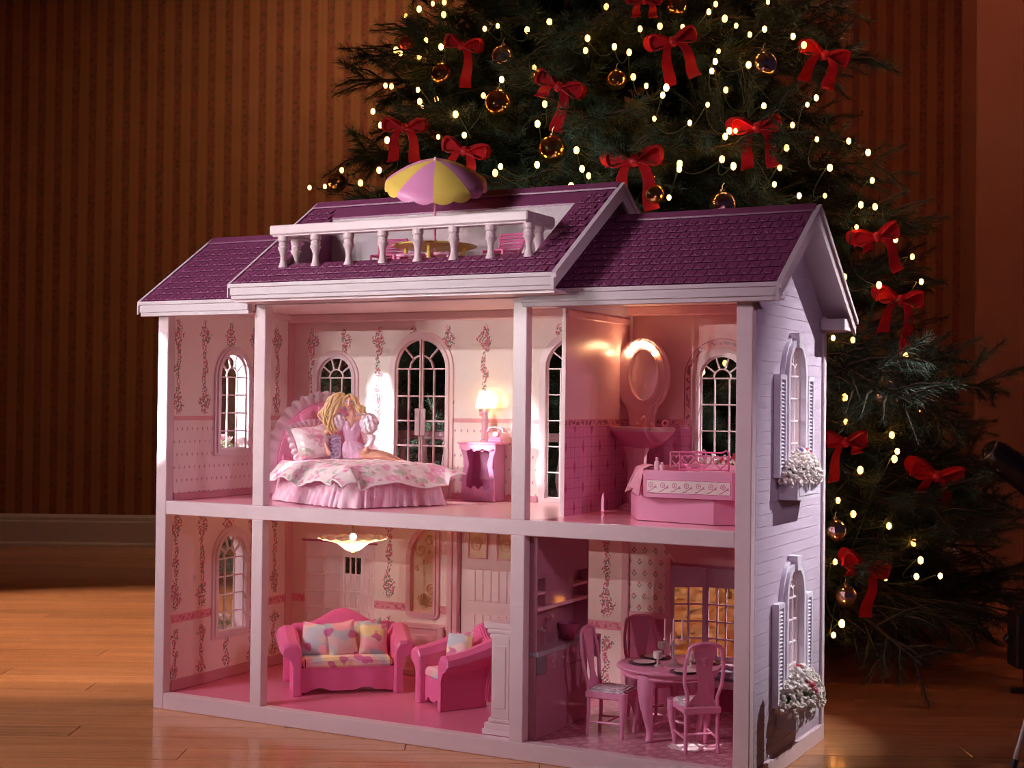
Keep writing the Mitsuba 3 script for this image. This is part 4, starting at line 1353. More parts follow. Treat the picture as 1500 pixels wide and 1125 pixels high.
# ---------------------------------------------------------------- bathroom
def bathroom():
    mat('m_sink', (.80, .47, .53), .2, clearcoat=.6, clearcoat_gloss=.95)
    mat('m_basin', (.74, .24, .40), .2, clearcoat=.6, clearcoat_gloss=.95)
    mat('m_mirror', (.92, .82, .82), .06, metallic=1.0)
    t = thing('pedestal_sink', 'pink pedestal sink with an oval mirror ringed by five lit bulbs in the bathroom corner', 'sink')
    x, y = .852, .335
    bowl = [(0, .112), (.020, .112), (.034, .118), (.050, .130), (.059, .141), (.0615, .145), (.0615, .1485), (.0565, .1500), (.050, .142), (.030, .128), (0, .125)]
    Mb = tr(x + .006, y - .012, F2) @ scl(1, .62, 1)
    put(t, 'basin', xf(lathe(bowl, 40), Mb), 'm_basin', 40)
    rim = [(.0600, .1425), (.0622, .1450), (.0622, .1480), (.0600, .1505), (.0550, .1510), (.0540, .1490)]
    put(t, 'rim', xf(lathe(rim, 40), Mb), 'm_sink', 40)
    put(t, 'pedestal', xf(lathe([(0, 0), (.034, 0), (.034, .004), (.028, .007), (.0185, .012), (.0175, .06), (.0205, .100), (.026, .114), (0, .114)], 12), tr(x - .008, y - .006, F2) @ scl(1, .7, 1)), 'm_sink', 20)
    zc, hh = .6360, .0685
    outer = sa.scale(sg.Point(0, 0).buffer(1, 32), .0520, hh)
    inner = sa.translate(sa.scale(sg.Point(0, 0).buffer(1, 32), .0285, .0465), .006, .001)
    neck = sg.Polygon([(-.030, -.055), (.030, -.055), (.0235, -.075), (.0225, -.096), (-.0225, -.096), (-.0235, -.075)])
    plate = outer.union(neck).difference(inner)
    Mm = tr(.8420, .352, zc)
    put(t, 'mirror_frame', xf(cat(ext_y(plate, 0, .014), ext_y(plate.buffer(-.004), -.003, .001), ext_y(inner.buffer(.004).difference(inner), -.0055, 0)), Mm), 'm_sink', 25)
    put(t, 'mirror', xf(ext_y(inner, .003, .006), Mm), 'm_mirror', False, label='oval mirror glass')
    for q in ((.8189, .6783), (.831, .6915), (.8471, .6950), (.8606, .6892), (.8718, .6765)):
        b = put(t, 'bulb', ball(.0056, 2, (q[0], .344, q[1])), 'm_white', True)
        scene[b]['emitter'] = {'type': 'area', 'radiance': rgb((30, 17.5, 8.0) if q[0] < .87 else (11, 5.6, 2.0)), 'sampling_weight': 5.0}
    put(t, 'faucet', cat(tube([(x, y + .016, .541), (x, y + .016, .556), (x, y + .008, .561), (x, y - .002, .556)], .0032, 8), ball(.0042, 1, (x - .014, y + .014, .546)), ball(.0042, 1, (x + .014, y + .014, .546)), tube([(x - .014, y + .014, .540), (x - .014, y + .014, .546)], .002, 6), tube([(x + .014, y + .014, .540), (x + .014, y + .014, .546)], .002, 6)), 'm_sink', 50)
    k = thing('soap_dish', 'small pink ring shaped dish on the right of the sink rim', 'dish')
    put(k, 'ring', trimesh.Trimesh(*[a for a in (lambda m: (m.vertices, m.faces))(xf(trimesh.creation.torus(.0050, .0018, 20, 8), tr(.900, .3275, .5495) @ rx(80)))]), 'm_pink', 50)
    put(k, 'foot', box(.896, .904, .325, .330, .5420, .5450, .001), 'm_pink', False)

    # corner tub
    t = thing('bathtub', 'pink stepped corner bathtub with a floral printed band on its front', 'bathtub')
    low = sg.Polygon([(.878, .225), (.9340, .1200), (1.0760, .0965), (1.1425, .1350), (1.1425, .372), (.878, .372)])
    put(t, 'step', xf(bev_ext(low, .0420, .003), tr(0, 0, F2)), 'm_pink', False)
    up = sg.Polygon([(.9100, .1700), (.9610, .0890), (1.1090, .0880), (1.1425, .1080), (1.1425, .384), (.905, .384)])
    ring = up.difference(sg.Polygon([(.945, .175), (.975, .118), (1.098, .116), (1.120, .13), (1.120, .352), (.945, .352)]).buffer(.01))
    zt = .4745
    put(t, 'body', cat(xf(ext(up, .004), tr(0, 0, .4325)), xf(ext(ring, zt - .4345), tr(0, 0, .4345)), xf(ext(ring.buffer(-.003), .0015), tr(0, 0, zt))), 'm_pink', 20)
    def band(p, n, uv):
        a, b = (p.x - .9640) / .0205, (p.z - .4500) / .0205
        f = a - dr.floor(a) - .45
        d = dr.sqrt(dr.square(f + .08) + dr.square(b - .12))
        ros = (1 - smoothstep(.20, .23, d)) * smoothstep(-.35, .35, dr.sin(d * 42))
        st = (1 - smoothstep(.035, .055, dr.abs(b + .22 - .16 * dr.sin(f * 5.2)))) * smoothstep(-.40, -.36, f) * (1 - smoothstep(.42, .46, f))
        lf = 1 - smoothstep(.07, .10, dr.sqrt(dr.square((f - .28) * .7) + dr.square(b + .02 - (f - .28) * .9)))
        c = mix((.90, .70, .68), (.58, .16, .30), dr.clip(dr.maximum(dr.maximum(ros, st), lf), 0, 1) * .9)
        e = dr.minimum(dr.minimum(p.x - .9640, 1.1075 - p.x), dr.minimum(p.z - .4395, .4610 - p.z))
        return dr.lerp(mi.Color3f(.56, .14, .30), c, smoothstep(.0005, .0009, e))
    mat('m_band', proc(band), .4)
    put(t, 'printed_band', box(.9640, 1.1075, .0872, .0895, .4395, .4610, .0003), 'm_band', False)
    scene['m_water'] = {'type': 'roughplastic', 'diffuse_reflectance': rgb((.80, .62, .68)), 'alpha': .05}
    put(t, 'water', xf(ext(sg.Polygon([(.944, .174), (.974, .117), (1.099, .115), (1.121, .129), (1.121, .353), (.944, .353)]).buffer(.009), .002), tr(0, 0, .4640)), 'm_water', False)

    # heart fences on the rim
    def heart(cx, cz, s):
        a = np.linspace(0, 2 * math.pi, 40)
        return np.stack([cx + s * 16 * np.sin(a) ** 3 / 16, cz + s * (13 * np.cos(a) - 5 * np.cos(2 * a) - 2 * np.cos(3 * a) - np.cos(4 * a)) / 16], 1)
    def fence(label, p, q, h, n, m):
        k = thing('heart_screen', label, 'screen', 'heart screens round the bathtub')
        L = math.hypot(q[0] - p[0], q[1] - p[1])
        M = tr(p[0], p[1], zt + .0016) @ rz(math.degrees(math.atan2(q[1] - p[1], q[0] - p[0])))
        rail = [(0, 0), (0, h)] + [(L * f, h + .004 * (f > .93)) for f in np.linspace(.05, .95, 12)] + [(L, h), (L, 0)]
        put(k, 'frame', xf(cat(tube([(a, 0, b) for a, b in rail], .0015, 7), tube([(0, 0, .002), (L, 0, .002)], .0014, 7)), M), m, 40)
        w = L / n
        for i in range(n):
            put(k, 'heart', xf(tube([(a, 0, b) for a, b in heart(w * (i + .5), h * .52, min(w * .46, h * .44))[:-1]], .0011, 6, True), M), m, 40)
    fence('pink heart patterned screen at the left end of the bathtub', (.955, .215), (1.003, .258), .026, 3, 'm_pink')
    fence('red heart patterned screen standing across the front of the bathtub', (1.012, .112), (1.092, .121), .030, 3, 'm_hotpink')
    # towel over the left edge
    k = thing('bath_towel', 'pink towel draped over the left corner of the bathtub', 'towel')
    n, mrow = 22, 16
    V, F = [], []
    p0, p1 = np.array([.9100, .1770]), np.array([.9625, .0950])
    out = np.array([-(p1 - p0)[1], (p1 - p0)[0]])
    out = -out / np.linalg.norm(out) if out[0] > 0 else out / np.linalg.norm(out)
    for j in range(mrow):
        s = j / (mrow - 1)
        for i in range(n):
            f = i / (n - 1)
            e = p0 + (p1 - p0) * (.0 + .80 * f)
            if s < .45:
                q = s / .45
                dst, z = .034 * (1 - q) * -1 + .0015, zt + .0035 + .0045 * math.sin(q * math.pi)
            else:
                q = (s - .45) / .55
                dst = .0025 + .014 * q + .0045 * math.sin(f * 16 + q) * q
                z = zt + .0035 - .046 * q ** 1.1 * (1 - .25 * math.sin(f * 3))
            w = e + out * dst + (p0 - p1) / np.linalg.norm(p1 - p0) * (.018 * max(0, s - .45) * (1 - 2 * f))
            V.append((w[0], w[1], z))
    for j in range(mrow - 1):
        for i in range(n - 1):
            a = j * n + i
            F += [[a, a + 1, a + n + 1], [a, a + n + 1, a + n]]
    m = trimesh.Trimesh(np.array(V), np.array(F), process=False)
    off = m.copy()
    off.vertices = m.vertices + m.vertex_normals * .0018
    m.invert()
    mat('m_terry', (.80, .36, .46), .95, spec=.1, bump=(proc(lambda p, n, uv: noise(p.x * 900, p.y * 900, p.z * 900), 3e-4), .0010))
    put(k, 'cloth', cat(m, off), 'm_terry', True)
    for lab, x, y, h in (('tall pale pink bottle on the bathtub rim', .9750, .1040, .021), ('short pink bottle beside the tall one on the bathtub rim', .9850, .1020, .013)):
        k = thing('bath_bottle', lab, 'bottle')
        put(k, 'body', xf(lathe([(0, 0), (.0042, 0), (.0045, h * .1), (.0045, h * .6), (.0022, h * .75), (.0022, h * .85), (0, h * .85)], 14), tr(x, y, zt + .0016)), 'm_palepink', 40)
        put(k, 'cap', xf(lathe([(0, h * .85), (.0028, h * .85), (.0024, h), (0, h)], 12), tr(x, y, zt + .0016)), 'm_pink', 40)


bathroom()


# ---------------------------------------------------------------- roof balcony furniture
def balcony_things():
    DZ = .8156

    def lounger(label, x, y, ang, n=9):
        t = thing('patio_chair', label, 'chair', 'slatted patio chairs on the balcony')
        M = tr(x, y, DZ) @ rz(ang)
        w, h = .052, .062
        tilt = rx(-20)
        for s in (-1, 1):
            P = [(s * w / 2 * .80, 0, .004), (s * w / 2, 0, h * .93), (s * w / 2 * .93, 0, h)]
            put(t, 'frame', xf(xf(tube(P, .0024, 7), tilt), M), 'm_hotpink', 40)
            put(t, 'leg', xf(tube([(s * w / 2 * .8, .002, .024), (s * w / 2 * .8, -.040, .022), (s * w / 2 * .8, -.042, 0)], .0022, 7), M), 'm_hotpink', 40)
            put(t, 'leg', xf(tube([(s * w / 2 * .8, .002, .022), (s * w / 2 * .8, .010, 0)], .0022, 7), M), 'm_hotpink', 40)
        for i in range(n):
            z = .010 + (h - .012) * i / (n - 1)
            q = .80 + .20 * z / h
            put(t, 'slat', xf(xf(box(-w / 2 * q, w / 2 * q, -.0012, .0012, z - .0022, z + .0022, .0006), tilt), M), 'm_hotpink', False)
        for i in range(4):
            put(t, 'seat_slat', xf(box(-w / 2 * .8, w / 2 * .8, -.040 + i * .010, -.033 + i * .010, .0225, .0250, .0006), M), 'm_hotpink', False)
    lounger('pink slatted patio chair at the left of the yellow table on the balcony', .4800, .060, 14)
    lounger('pink slatted patio chair at the right of the yellow table on the balcony', .7120, .066, -8)
    t = thing('patio_table', 'round yellow patio table on a pink base on the balcony', 'table')
    x, y, zt = .5730, .060, .8520
    put(t, 'tabletop', xf(lathe([(0, zt), (.068, zt), (.073, zt + .0018), (.0735, zt + .0035), (.070, zt + .005), (.010, zt + .0085), (0, zt + .009)], 44), tr(x, y, 0)), 'm_yellow', 40)
    for a in (20, 110, 200, 290):
        q = math.radians(a)
        put(t, 'leg', tube([(x + .052 * math.cos(q), y + .052 * math.sin(q), zt), (x + .048 * math.cos(q), y + .048 * math.sin(q), DZ)], .0035, 8), 'm_yellow')
    for s, lab in ((-1, 'left'), (1, 'right')):
        t = thing('patio_bench', f'low pink bench under the {lab} side of the yellow balcony table', 'bench')
        cx, cy = x + s * .030, y - .030
        put(t, 'seat', box(cx - .024, cx + .024, cy - .012, cy + .012, .8345, .8400, .0015), 'm_pink', False)
        for e in (-1, 1):
            put(t, 'leg', cat(box(cx + e * .020 - .003, cx + e * .020 + .003, cy - .010, cy + .010, DZ, .8345, .001)), 'm_pink', False)
        put(t, 'rail', box(cx - .024, cx + .024, cy - .003, cy + .003, .824, .828, .001), 'm_hotpink', False)
    t = thing('patio_umbrella', 'yellow and pink panelled toy parasol standing in the balcony table', 'umbrella')
    put(t, 'pole', tube([(x, y, DZ), (x, y, 1.003)], .0024, 10), 'm_pink')
    N, nr, R, zr, zt2 = 8, 10, .0890, .9660, 1.0060
    TILT = tr(x, y, 1.002) @ rot(U2.tolist(), 27) @ tr(-x, -y, -1.002)
    for k in range(N):
        V, F = [], []
        nseg = 8
        a0 = 2 * math.pi * k / N - math.radians(90) + YAW
        for i in range(nr + 1):
            f = i / nr
            for j in range(nseg + 1):
                a = a0 + (2 * math.pi / N) * j / nseg
                r = R * f
                sag = .0
                z = zt2 - (zt2 - zr) * (f ** 1.75)
                V.append((x + r * math.cos(a), y + r * math.sin(a), z))
        for j in range(nseg + 1):                      # scalloped valance, two scallops to a panel
            a = a0 + (2 * math.pi / N) * j / nseg
            dz = .0070 + .0050 * abs(math.sin(2 * math.pi * j / nseg))
            V.append((x + R * 1.015 * math.cos(a), y + R * 1.015 * math.sin(a), zr - dz))
        m = nseg + 1
        for i in range(nr + 1):
            for j in range(nseg):
                a = i * m + j
                F += [[a, a + m, a + m + 1], [a, a + m + 1, a + 1]]
        mesh = xf(trimesh.Trimesh(np.array(V), np.array(F), process=False), TILT)
        put(t, 'panel', mesh, 'm_umbrella_pink' if k % 2 else 'm_yellow', 50)
    put(t, 'finial', xf(ball(.0034, 1, (x, y, 1.0085)), TILT), 'm_palepink')


balcony_things()

# ---------------------------------------------------------------- bed
BW, BL = .192, .257
MB = tr(.408, .047, F2) @ rz(65.2)


def print_floral(p, n, uv):
    a, b, c = p.x * 60, p.y * 60, p.z * 60
    k = mix((.90, .74, .76), (.84, .42, .56), smoothstep(.52, .66, noise(a * .9, b * .9, c * .9)))
    k = mix(k, (.48, .50, .40), smoothstep(.62, .72, noise(a * 1.1 + 30, b * 1.1, c * 1.1 + 9)) * .8)
    k = mix(k, (.74, .22, .40), smoothstep(.66, .74, noise(a * 1.5 + 70, b * 1.5, c * 1.5)) * .8)
    return mix(k, (.94, .86, .86), smoothstep(.55, .65, noise(a * 3.1, b * 3.1 + 11, c * 3.1)) * .5)


mat('m_coverlet', proc(print_floral), .75, sheen=.4)
mat('m_net', proc(lambda p, n, uv: mix((.88, .52, .66), (.93, .68, .78), smoothstep(.35, .65, fbm(p.x * 120, p.y * 120, p.z * 60)))), .85, sheen=.4)
scene['m_sheer'] = {'type': 'principledthin', 'base_color': rgb((.95, .80, .86)), 'roughness': .7, 'diff_trans': .9, 'spec_trans': .45}
mat('m_lace', (.93, .82, .84), .85)
mat('m_satin', proc(lambda p, n, uv: mix((.80, .26, .46), (.86, .36, .54), fbm(p.x * 60, p.y * 60, p.z * 20))), .35, sheen=.5)


def loop_rect(x0, x1, y0, y1, n, r=.02):
    ring = sg.box(x0, y0, x1, y1).buffer(r, join_style=1).exterior
    return np.array([ring.interpolate(i / n, normalized=True).coords[0] for i in range(n)])


def bed():
    t = thing('bed', 'toy bed with a padded pink headboard, floral coverlet and gathered net skirt', 'bed')
    put(t, 'mattress', xf(box(.006, BW - .006, .006, BL - .006, .006, .060, .008), MB), 'm_palepink', False)
    n, nr = 260, 8
    V, F = [], []
    for j in range(nr):
        f = j / (nr - 1)
        P = loop_rect(.012, BW - .012, .012, BL - .012, n, .010 + .020 * f ** .8)
        for i in range(n):
            w = (.0016 + .0042 * f) * math.sin(i * 2 * math.pi * 46 / n + 1.4 * math.sin(i * .31)) + .002 * math.sin(i * .9 + 3 * f)
            c = np.array([BW / 2, BL / 2])
            d = (P[i] - c) / np.linalg.norm(P[i] - c)
            q = P[i] + d * w
            V.append((q[0], q[1], .060 * (1 - f) + .0008 * f + .0015 * f * (1 - f) * math.sin(i * .7)))
    for j in range(nr - 1):
        for i in range(n):
            k = (i + 1) % n
            F += [[j * n + i, (j + 1) * n + i, (j + 1) * n + k], [j * n + i, (j + 1) * n + k, j * n + k]]
    put(t, 'bed_skirt', xf(trimesh.Trimesh(np.array(V), np.array(F), process=False), MB), 'm_net', True, label='pink gathered net bed skirt')
    nu, nv, o = 64, 84, .036
    us, vs = np.linspace(-o, BW + o, nu), np.linspace(-o, BL - .004, nv)
    V, F = [], []
    for i, a in enumerate(us):
        for j, b in enumerate(vs):
            dx = max(0, -a, a - BW)
            dy = max(0, -b)
            d = math.hypot(dx, dy)
            ang = math.atan2(b - BL / 2, a - BW / 2)
            edge = d / o
            z = .0735 + .006 * (1 - ((a - BW / 2) / (BW / 2 + o)) ** 2) * (1 - ((b - BL * .5) / (BL * .6)) ** 4) - .030 * edge ** 1.2 * (1 - .45 * (1 if dx > 0 and dy > 0 else 0))
            z += (.0060 * math.sin(ang * 7 + 1) + .0012 * math.sin(ang * 19)) * edge ** 1.4
            z += .0016 * math.sin(a * 130 + 2 * math.sin(b * 60)) * math.sin(b * 110)
            V.append((a, b, max(z, .064 if d == 0 else .03)))
    for i in range(nu - 1):
        for j in range(nv - 1):
            q = i * nv + j
            F += [[q, q + nv, q + nv + 1], [q, q + nv + 1, q + 1]]
    V = np.array(V)
    m = trimesh.Trimesh(V, np.array(F), process=False)
    m2 = m.copy()
    m2.vertices[:, 2] -= .0022
    m2.invert()
    c = put(t, 'coverlet', xf(cat(m, m2), MB), 'm_coverlet', True, label='pastel floral coverlet with a stiff flared edge')
    rim = [V[i * nv + 0] for i in range(nu)] + [V[(nu - 1) * nv + j] for j in range(1, nv)]
    rim = [V[j] for j in range(nv - 1, 0, -1)] + rim
    put(c, 'lace_trim', xf(tube(np.array(rim) + [0, 0, -.001], .0018, 6), MB), 'm_lace', True)
    # headboard
    cx, hw, z0, zs, hh = .095, .103, .0, .062, .128
    out = arch_poly(cx, hw, z0, zs, 40, hh)
    hb_ = cat([ext_y(out.buffer(-i), BL + .004 + y, BL + .004 + y2) for i, y, y2 in ((.004, -.002, .001), (.0015, .001, .003), (0, .003, .013), (.002, .013, .015))])
    h = put(t, 'headboard', xf(hb_, MB), 'm_satin', 40)
    for k in range(7):                                              # padded flutes of the shell
        a = math.pi * (k + .5) / 7
        P = [(cx + (hw * .96) * f * math.cos(a), BL + .0015, zs - .02 + (hh + .015) * f * math.sin(a)) for f in np.linspace(.22, .97, 10)]
        put(h, 'flute', xf(tube(P, np.linspace(.004, .0165, 10) * .9, 10), MB @ tr(0, BL * .70, 0) @ scl(1, .30, 1)), 'm_satin', 40)
    V, F = [], []
    n = 150
    for i in range(n + 1):
        a = -.25 + (math.pi + .5) * i / n
        for j in range(4):
            f = j / 3
            r = 1 + .0 * f
            w = (hw - .002 + .026 * f + .0022 * f * math.sin(i * 1.05))
            h2 = (hh - .002 + .022 * f + .0022 * f * math.sin(i * 1.05))
            zz = zs + (h2 * math.sin(a) if a >= 0 and a <= math.pi else -.20 * (abs(a if a < 0 else math.pi - a)))
            V.append((cx + w * math.cos(a), BL + .004 + .0045 * f * math.sin(i * .85), zz))
    for i in range(n):
        for j in range(3):
            q = i * 4 + j
            F += [[q, q + 4, q + 5], [q, q + 5, q + 1]]
    put(h, 'lace_ruffle', xf(trimesh.Trimesh(np.array(V), np.array(F), process=False), MB), 'm_sheer', True, label='sheer white lace ruffle round the headboard')
    k = thing('bed_pillow', 'large lace edged floral pillow leaning on the bed headboard', 'pillow')
    Mp = MB @ tr(.052, BL - .040, .112) @ rx(-20) @ ry(-8)
    put(k, 'cover', xf(pillow_mesh(.092, .070, .034), Mp), 'm_coverlet', True)
    P = np.array([ring.interpolate(i / 160, normalized=True).coords[0] for ring in [sg.box(-.044, -.033, .044, .033).exterior] for i in range(160)])
    V, F = [], []
    for i in range(160):
        d = P[i] / np.linalg.norm(P[i])
        for j in range(3):
            f = j / 2
            V.append((P[i][0] + d[0] * .013 * f, .0035 * f * math.sin(i * 1.3), P[i][1] + d[1] * .013 * f))
    for i in range(160):
        b = (i + 1) % 160
        for j in range(2):
            F += [[i * 3 + j, b * 3 + j, b * 3 + j + 1], [i * 3 + j, b * 3 + j + 1, i * 3 + j + 1]]
    put(k, 'frill', xf(trimesh.Trimesh(np.array(V), np.array(F), process=False), Mp), 'm_sheer', True)


bed()


# ---------------------------------------------------------------- doll
def doll():
    from manifold3d import Manifold
    t = thing('doll', 'blonde fashion doll in a pale pink puff sleeved dress sitting on the bed', 'doll')
    mat('m_skin', (.84, .47, .35), .42, spec=.4)
    mat('m_hair', proc(lambda p, n, uv: mix((.78, .50, .20), (.94, .74, .42), fbm(p.x * 700, p.y * 700, p.z * 160, 2))), .38, spec=.5)
    mat('m_dress', proc(lambda p, n, uv: mix((.86, .50, .70), (.90, .60, .77), fbm(p.x * 200, p.y * 200, p.z * 80))), .35, sheen=.6)
    mat('m_dress_white', (.90, .76, .84), .5, sheen=.5)
    mat('m_print_ruffle', proc(lambda p, n, uv: mix((.72, .58, .72), (.42, .30, .46), smoothstep(.48, .58, noise(p.x * 420, p.y * 420, p.z * 420)))), .7)
    mat('m_lip', (.75, .16, .28), .3)
    mat('m_eye', (.92, .90, .90), .2)
    mat('m_iris', (.12, .20, .55), .2)
    mat('m_lash', (.30, .16, .30), .6)
    hip = np.array([.2805, .2170, .4850])
    Mw = np.eye(4)
    Mw[:3, 0], Mw[:3, 1], Mw[:3, 3] = U2, V2, hip
    Mw = Mw @ scl(.001, .001, .001)

    def sph(c, r): return Manifold.sphere(r, 20).translate(tuple(float(v) for v in c))
    def bone(a, ra, b, rb): return Manifold.batch_hull([sph(a, ra), sph(b, rb)])
    def chain(pts): return [bone(pts[i][0], pts[i][1], pts[i + 1][0], pts[i + 1][1]) for i in range(len(pts) - 1)]
    B = []
    B += chain([((8, 2, -2), 13), ((12, 1, 20), 9.5), ((12, -1, 44), 12.5), ((13, 0, 60), 10), ((14.5, -1, 73), 5), ((12, -3, 84), 5)])
    B += chain([((12, 0, 62), 8), ((-6, 1, 63), 6.5)]) + chain([((12, 0, 62), 8), ((31, 1, 63), 6.5)])
    hl, hr = (-31, -15, 5), (43, -15, 8)
    B += chain([((-6, 1, 63), 6.5), ((-26, -1, 46), 4.8), ((-44, -4, 30), 4.3), ((-38, -10, 18), 4.0), (hl, 2.8)])
    B += chain([((31, 1, 63), 6.5), ((44, 0, 46), 4.8), ((53, -3, 28), 4.3), ((49, -10, 18), 3.9), (hr, 2.8)])
    for c, d, s in ((hl, np.array([.35, -.25, -.9]), 1), (hr, np.array([-.55, -.35, -.76]), -1)):
        c = np.array(c, float)
        d = d / np.linalg.norm(d)
        side = np.cross(d, [0, -1, 0.2])
        side /= np.linalg.norm(side)
        palm = c + d * 5
        B.append(Manifold.batch_hull([sph(c, 2.6), sph(palm + side * 2.3, 1.5), sph(palm - side * 2.3, 1.5)]))
        nrm = np.cross(side, d)
        for i, (o, L) in enumerate(((2.6, 6.2), (.9, 7.4), (-.8, 7.0), (-2.4, 5.4))):
            k0 = palm + side * o
            k1 = k0 + d * L * .55 + nrm * .5
            B += chain([(k0, 1.15), (k1, 1.0), (k1 + d * L * .45 + nrm * 1.3, .8)])
        th0 = c + d * 1.6 + side * 2.6 * s
        B += chain([(th0, 1.25), (th0 + d * 3.0 + side * 2.2 * s, 1.05), (th0 + d * 5.4 + side * 2.4 * s, .85)])
    for yo, zo, xo in ((-9, -1, 0), (7, 2, 3)):
        B += chain([((8 + xo, yo * .6, -3), 10.5), ((32 + xo, yo, -3 + zo), 9.2), ((66 + xo, yo * .8, -5 + zo), 6.8), ((78 + xo, yo * .7 + 1, -8 + zo), 6.6), ((97 + xo, yo * .6 + 4, -14 + zo), 3.6)])
        B += chain([((97 + xo, yo * .6 + 4, -14 + zo), 3.6), ((105 + xo, yo * .6 + 4, -17.5 + zo), 2.9), ((113 + xo, yo * .6 + 3, -19.5 + zo), 1.9)])
    body = Manifold.batch_boolean(B, __import__('manifold3d').OpType.Add).refine_to_length(2.2)
    mm = body.to_mesh()
    m = trimesh.Trimesh(mm.vert_properties[:, :3], mm.tri_verts, process=True)
    m = trimesh.smoothing.filter_taubin(m, iterations=8)
    # head: an ovoid with brow, nose, cheeks and chin
    hc = np.array([9, -5, 95.5])
    h = trimesh.creation.icosphere(subdivisions=4, radius=1.0)
    v = h.vertices.copy()
    x, y, z = v.T
    front = np.clip(-y, 0, 1)
    X, Y, Z = x * 11.2, y * 12.2, z * 14.8
    jaw = np.clip(-z, 0, 1)
    X *= 1 - .38 * jaw ** 1.5
    Y *= 1 - .12 * jaw ** 2
    Y -= 3.2 * np.exp(-(x / .11) ** 2 - ((z + .14) / .10) ** 2) * front + 1.6 * np.exp(-(x / .08) ** 2 - ((z - .04) / .14) ** 2) * front
    Y += 1.5 * (np.exp(-((np.abs(x) - .36) / .16) ** 2 - ((z - .08) / .12) ** 2)) * front
    Y -= 1.2 * np.exp(-(x / .18) ** 2 - ((z + .42) / .06) ** 2) * front + 1.4 * np.exp(-(x / .2) ** 2 - ((z + .78) / .14) ** 2) * front
    Y -= .8 * np.exp(-((np.abs(x) - .46) / .2) ** 2 - ((z + .16) / .2) ** 2) * front
    head = trimesh.Trimesh(np.column_stack([X, Y, Z]) + hc, h.faces, process=False)
    ears = cat([ball(3.0, 2, hc + [s * 11.2, 1.5, -1.0], (.45, .8, 1.2)) for s in (-1, 1)])
    ears = cat([xf(ball(3.0, 2, (0, 0, 0), (.45, .8, 1.2)), tr(*(hc + [s * 10.8, 1.5, -1.0]))) for s in (-1, 1)])
    put(t, 'body', xf(cat(m, head, ears), Mw), 'm_skin', True)
    for s in (-1, 1):
        e = put(t, 'eye', xf(ball(1, 2, (0, 0, 0), (2.9, 1.2, 1.75)), Mw @ tr(*(hc + [s * 4.3, -10.2, 1.4]))), 'm_eye', True)
        put(e, 'iris', xf(ball(1, 2, (0, 0, 0), (1.6, .7, 1.6)), Mw @ tr(*(hc + [s * 4.3 + .2, -11.0, 1.4]))), 'm_iris', True)
        put(e, 'lashes', xf(tube([(hc[0] + s * 4.3 + 3.4 * a, hc[1] - 10.7 + .8 * abs(a) * 1.5, hc[2] + 3.3 - 1.7 * a * a) for a in np.linspace(-1, 1, 9)], .65, 6), Mw), 'm_lash')
        put(t, 'eyebrow', xf(tube([(hc[0] + s * (1.8 + 6.0 * f), hc[1] - 11.1 + 2.0 * f * f, hc[2] + 5.4 + 1.4 * math.sin(f * 2.6)) for f in np.linspace(0, 1, 8)], np.linspace(.55, .25, 8), 6), Mw), 'm_hair')
        put(t, 'earring', xf(ball(1.5, 2), Mw @ tr(*(hc + [s * 11.2, .2, -5.0]))), 'm_eye', True)
    put(t, 'lips', xf(cat([ball(1, 2, (0, 0, 0), (2.9, 1.0, .85))]), Mw @ tr(*(hc + [0, -11.9, -6.6]))), 'm_lip', True)
    # hair: locks swept from the crown
    r2 = np.random.default_rng(5)
    locks = []

    def lock(P, r, wave=1.2, k=9, ph=None):
        P = np.array(P, float)
        tt = np.linspace(0, 1, 16)
        kk = np.linspace(0, 1, len(P))
        Q = np.stack([np.interp(tt, kk, P[:, i]) for i in range(3)], 1)
        for _ in range(2):
            Q[1:-1] = (Q[:-2] + 2 * Q[1:-1] + Q[2:]) / 4
        ph = r2.random() * 6 if ph is None else ph
        Q[:, 0] += wave * np.sin(tt * k + ph) * tt
        Q[:, 2] += wave * .6 * np.cos(tt * k + ph) * tt
        locks.append(tube(Q, r * (1.0 - .55 * tt ** 3) + .1, 6))
    # skull cap
    for i in range(44):
        a = math.pi * (.03 + .94 * i / 43)
        for dy in (0, 1, 2):
            y0 = -9.0 + dy * 7.5
            sx = math.cos(a)
            P = [hc + [2.0, y0 * .6 + 1, 16.2], hc + [sx * 8 + 1, y0 - 1, 14.5 - 3 * abs(sx)], hc + [sx * 12.4, y0 + 2, 6 - 5 * abs(sx)], hc + [sx * 12.8, y0 + 4.5, -4 - 4 * abs(sx)]]
            if abs(sx) < .55 and dy == 0:
                P = [hc + [2.0, 2, 16.4], hc + [sx * 9 + 1, -6, 14.6], hc + [np.sign(sx + .01) * 11.4, -6.5, 7.5], hc + [np.sign(sx + .01) * 12.6, 0, -3]]
            lock(P, 2.0, .35)
    # big side ponytail at the viewer's left
    for i in range(90):
        g = r2.normal(size=3)
        s = r2.random()
        P = [hc + [-8, 3, 12], hc + np.array([-16, 2, 16]) + g * 2.2, hc + np.array([-27, 0, 8]) + g * 4.2, hc + np.array([-34, -2, -10]) + g * 5.0,
             hc + np.array([-43, -3, -28]) + g * 6.0, hc + np.array([-38 + 8 * s, -6, -44 - 12 * s]) + g * 4.5]
        lock(P, 2.0, 3.4, 15)
    for i in range(34):                                             # curls at the viewer's right
        g = r2.normal(size=3)
        P = [hc + [6, 0, 14], hc + np.array([13, -2, 6]) + g * .9, hc + np.array([15, -4, -6]) + g * 1.6, hc + np.array([20, -4, -14]) + g * 2.4, hc + np.array([25, -3, -10]) + g * 2.6, hc + np.array([22, -5, -17]) + g * 2.2]
        lock(P, 1.9, 2.2, 13)
    put(t, 'hair', xf(cat(locks), Mw), 'm_hair', True, label='long wavy blonde hair swept to one side')
